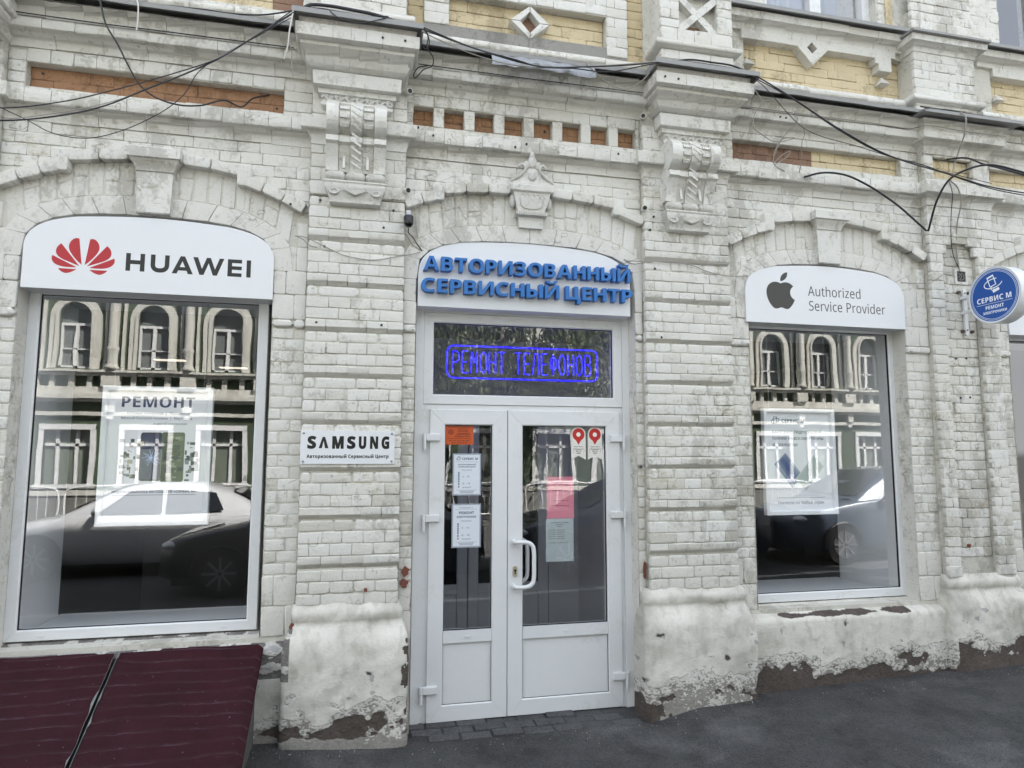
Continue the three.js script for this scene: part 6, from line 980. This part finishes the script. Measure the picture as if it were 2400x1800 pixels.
// parked cars and one in the lane; all face left
function car(label, pos, paint, L = 4.4, H = 1.45, group) {
  const c = thing('car', label, 'car', group, pos), cm = new THREE.MeshPhysicalMaterial({ color: new THREE.Color().setRGB(...paint), roughness: 0.35, metalness: 0.15, clearcoat: 1, clearcoatRoughness: 0.04, side: THREE.DoubleSide }), gl = std(0.012, 0.014, 0.016, { roughness: 0.05 });
  const st = [[0, 0.36, 0.60, 0.52], [0.05, 0.26, 0.70, 0.72], [0.25, 0.22, 0.78, 0.82], [0.7, 0.21, 0.88, 0.87], [1.15, 0.21, 0.95, 0.89], [1.5, 0.21, 0.985, 0.895], [2.4, 0.21, 0.99, 0.90], [3.4, 0.22, 1.0, 0.89], [3.95, 0.24, 1.01, 0.86], [4.25, 0.27, 0.97, 0.81], [4.36, 0.34, 0.90, 0.74], [4.4, 0.42, 0.80, 0.66]].map(([x, a, b, w]) => [x / 4.4 * L, a, b * H / 1.45, w]);
  const loft = (rows) => { const n = rows[0].length, pos = [], idx = []; rows.forEach(r => r.forEach(p => pos.push(...p))); for (let j = 0; j + 1 < rows.length; j++) for (let i = 0; i + 1 < n; i++) { const a = j * n + i; idx.push(a, a + 1, a + n + 1, a, a + n + 1, a + n); } const g = new THREE.BufferGeometry(); g.setAttribute('position', new THREE.Float32BufferAttribute(pos, 3)); g.setIndex(idx); g.computeVertexNormals(); g.setAttribute('uv', new THREE.Float32BufferAttribute(new Float32Array(pos.length / 3 * 2), 2)); return g; };
  const full = h => [...h, ...h.slice(0, -1).reverse().map(([x, y, z]) => [x, y, -z])];
  const rows = st.map(([x, a, b, w]) => full([[x, a, w * 0.86], [x, a + 0.10, w * 0.985], [x, a + (b - a) * 0.45, w], [x, a + (b - a) * 0.72, w * 0.985], [x, b - 0.05, w * 0.955], [x, b, w * 0.87], [x, b + 0.02, w * 0.5], [x, b + 0.025, 0]]));
  const front = [...rows[0]].map(p => [p[0] - 0.03, 0.48, 0]), back = rows[rows.length - 1].map(p => [p[0] + 0.03, 0.6, 0]);
  part('body', loft([front, ...rows, back]), cm, c); part('underbody', bx(0.2, L - 0.2, 0.16, 0.3, -0.75, 0.75), M.black, c);
  const cab = [[1.12, 0.97, 0.80, 0.80], [1.55, 1.22, 0.83, 0.70], [1.95, 1.40, 0.84, 0.60], [2.35, 1.45, 0.84, 0.58], [3.0, 1.43, 0.84, 0.575], [3.5, 1.31, 0.82, 0.60], [3.85, 1.14, 0.80, 0.66], [4.08, 1.02, 0.78, 0.74]].map(([x, y, w, t]) => [x / 4.4 * L, y * H / 1.45, w, t]);
  part('cabin', loft(cab.map(([x, y, w, t]) => full([[x, 0.93 * H / 1.45, w], [x, Math.max(0.95, y - 0.07), t + (w - t) * 0.12], [x, y, t * 0.9], [x, y + 0.012, 0]]))), cm, c);
  const q = (a, b, d, e) => { const t = []; pushQ(t, a, b, d, e); return fromTris(t); }, k = L / 4.4, h = H / 1.45;
  for (const s of [-1, 1]) { const zz = (w, t, f) => s * (t + (w - t) * f + 0.012); part('side_window', q([1.62 * k, 1.0 * h, s * 0.846], [2.55 * k, 1.0 * h, s * 0.856], [2.5 * k, 1.35 * h, s * 0.642], [2.02 * k, 1.33 * h, s * 0.655]), gl, c); part('side_window', q([2.62 * k, 1.0 * h, s * 0.856], [3.45 * k, 1.02 * h, s * 0.843], [3.3 * k, 1.29 * h, s * 0.66], [2.58 * k, 1.35 * h, s * 0.642]), gl, c); part('mirror', new THREE.SphereGeometry(1, 12, 8).scale(0.06, 0.07, 0.1).translate(1.62 * k, 1.02 * h, s * 0.97), cm, c); part('headlight', new THREE.SphereGeometry(1, 12, 8).scale(0.16, 0.06, 0.14).rotateY(s * 0.5).translate(0.2 * k, 0.68 * h, s * 0.66), std(0.6, 0.62, 0.65, { roughness: 0.1 }), c); part('tail_light', new THREE.SphereGeometry(1, 10, 8).scale(0.1, 0.08, 0.16).translate(L - 0.17, 0.88 * h, s * 0.66), std(0.35, 0.01, 0.012, { roughness: 0.15 }), c); }
  part('windscreen', q([1.19 * k, 1.01 * h, -0.74], [1.19 * k, 1.01 * h, 0.74], [1.90 * k, 1.395 * h, 0.53], [1.90 * k, 1.395 * h, -0.53]).translate(-0.012, 0.018, 0), gl, c); part('rear_window', q([3.52 * k, 1.315 * h, -0.52], [3.52 * k, 1.315 * h, 0.52], [4.02 * k, 1.06 * h, 0.66], [4.02 * k, 1.06 * h, -0.66]).translate(0.012, 0.018, 0), gl, c);
  part('grille', [bx(-0.035, 0.06, 0.50, 0.66, -0.34, -0.03), bx(-0.035, 0.06, 0.50, 0.66, 0.03, 0.34), bx(-0.02, 0.1, 0.28, 0.40, -0.55, 0.55)], M.black, c);
  for (const s of [-1, 1]) for (const x of [0.82 * k, 3.55 * k]) { const w = sub('wheel', c); part('tyre', new THREE.CylinderGeometry(0.325, 0.325, 0.22, 28).rotateX(Math.PI / 2).translate(x, 0.325, s * 0.80), M.black, w); part('rim', [new THREE.CylinderGeometry(0.22, 0.22, 0.03, 24).rotateX(Math.PI / 2).translate(x, 0.325, s * 0.905)], std(0.10, 0.10, 0.11, { metalness: 0.6 }), w); for (let a = 0; a < 8; a++) part('spoke', bx(-0.014, 0.014, 0.03, 0.215, -0.012, 0.012).rotateZ(a * 0.785).translate(x, 0.325, s * 0.925), std(0.5, 0.5, 0.52, { metalness: 0.8, roughness: 0.3 }), w); part('arch_liner', new THREE.TorusGeometry(0.345, 0.03, 6, 24, Math.PI * 1.1).rotateZ(-0.15).translate(x, 0.325, s * 0.885), M.black, w); }
  return c;
}
car('white sedan in the sunlit lane mirrored in the left window', [-5.55, roadY(-4), 8.1], [0.56, 0.57, 0.59]);
car('black sedan parked behind the camera, mirrored low in the left window', [-2.55, roadY(-1), 6.05], [0.012, 0.013, 0.016]);
car('dark blue sedan parked behind the camera, mirrored in the door glass', [2.25, roadY(4), 6.05], [0.014, 0.02, 0.038]);
car('slate blue estate car parked at right, mirrored in the right window', [6.95, roadY(8), 6.05], [0.055, 0.075, 0.11], 4.6, 1.56);
for (const [y, z, lb] of [[5.15, 7.6, 'lowest overhead wire along the street'], [5.5, 8.2, 'second overhead wire above the lane'], [5.9, 9.4, 'third overhead wire above the lane'], [6.3, 10.4, 'highest overhead wire near the far kerb']]) one('overhead_wire', tube([[-30, y + 0.25, z], [-12, y, z], [4, y - 0.1, z], [22, y + 0.1, z], [40, y + 0.4, z]], 0.012, 60, 5), M.cable, lb, 'wire', 'overhead wires along the street');
// street tree across the road, mirrored in the transom
{
  const t = thing('street_tree', 'leafy weeping street tree across the road mirrored in the transom', 'tree', null, [3.6, -0.02, 12.6]), bark = std(0.17, 0.155, 0.14, { bumpMap: paintBump, bumpScale: 0.02 });
  part('trunk', [cyl(0.15, 0.11, [0, 0, 0], [0.05, 2.6, 0], 10), cyl(0.11, 0.05, [0.05, 2.6, 0], [0.0, 6.2, 0.1], 9)], bark, t);
  const ends = []; for (let k = 0; k < 16; k++) { const a = k * 2.4, y = 2.7 + k * 0.2, r = 1.5 + 1.5 * Math.sin(k / 15 * 2.6), e = [Math.cos(a) * r, y + 0.9, Math.sin(a) * r * 0.8]; part('limb', cyl(0.05, 0.015, [0.03, y, 0], e, 6), bark, t); ends.push(e); }
  const pos = [], n = 30000; for (let k = 0; k < n; k++) {
    let x, y, z; if (k % 3) { const e = ends[k % ends.length], d = rnd() ** 0.8 * 2.3, a = ((k * 7) % 23) / 23 * 6.28 + jit(0.1), r = 0.25 + ((k * 13) % 17) / 17 * 0.75; x = e[0] + Math.cos(a) * r + jit(0.12); z = e[2] + Math.sin(a) * r + jit(0.12); y = e[1] + 0.35 - d; } else { const e = ends[Math.floor(rnd() * ends.length)]; x = e[0] + jit(0.9); y = e[1] + jit(0.7); z = e[2] + jit(0.9); }
    if (y < 2.55) continue; const s = rr(0.035, 0.07), a = rnd() * 6.28, b = rnd() * 3.1, ux = Math.cos(a) * s, uy = Math.sin(b) * s * 0.7, uz = Math.sin(a) * s, vx = -Math.sin(a) * s * 0.4, vy = -s, vz = Math.cos(a) * s * 0.4;
    pos.push(x, y, z, x + ux, y + uy - s * 0.5, z + uz, x + vx, y + vy, z + vz, x + ux, y + uy - s * 0.5, z + uz, x + vx + ux, y + vy - s * 0.3, z + vz + uz, x + vx, y + vy, z + vz);
  }
  const g = new THREE.BufferGeometry(); g.setAttribute('position', new THREE.Float32BufferAttribute(pos, 3)); g.computeVertexNormals();
  part('crown', g, new THREE.MeshPhysicalMaterial({ color: new THREE.Color().setRGB(0.10, 0.135, 0.045), roughness: 0.9, transmission: 0.35, thickness: 0, side: THREE.DoubleSide }), t);
}

// ---------- lay the bricks: the largest in view one by one, the others together ----------
bricks.sort((a, b) => b.area - a.area);
bricks.slice(0, 300).forEach(b => part('brick', b.g, b.mat, b.parent));
const rest = new Map(); bricks.slice(300).forEach(b => { if (!rest.has(b.mat)) rest.set(b.mat, []); rest.get(b.mat).push(b.g); });
{ // one part for all remaining bricks, a material slot for each paint
  const gs = [], ms = []; for (const [m, l] of rest) { gs.push(join(l)); ms.push(m); }
  const o = new THREE.Mesh(mergeGeometries(gs, true), ms); o.name = 'brickwork'; o.userData.kind = 'stuff'; o.castShadow = o.receiveShadow = true; building.add(o);
}
console.log('bricks', bricks.length);
scene.traverse(o => { if (o.isMesh && !o.isInstancedMesh) { o.castShadow = true; o.receiveShadow = true; } });
renderer.render(scene, camera);
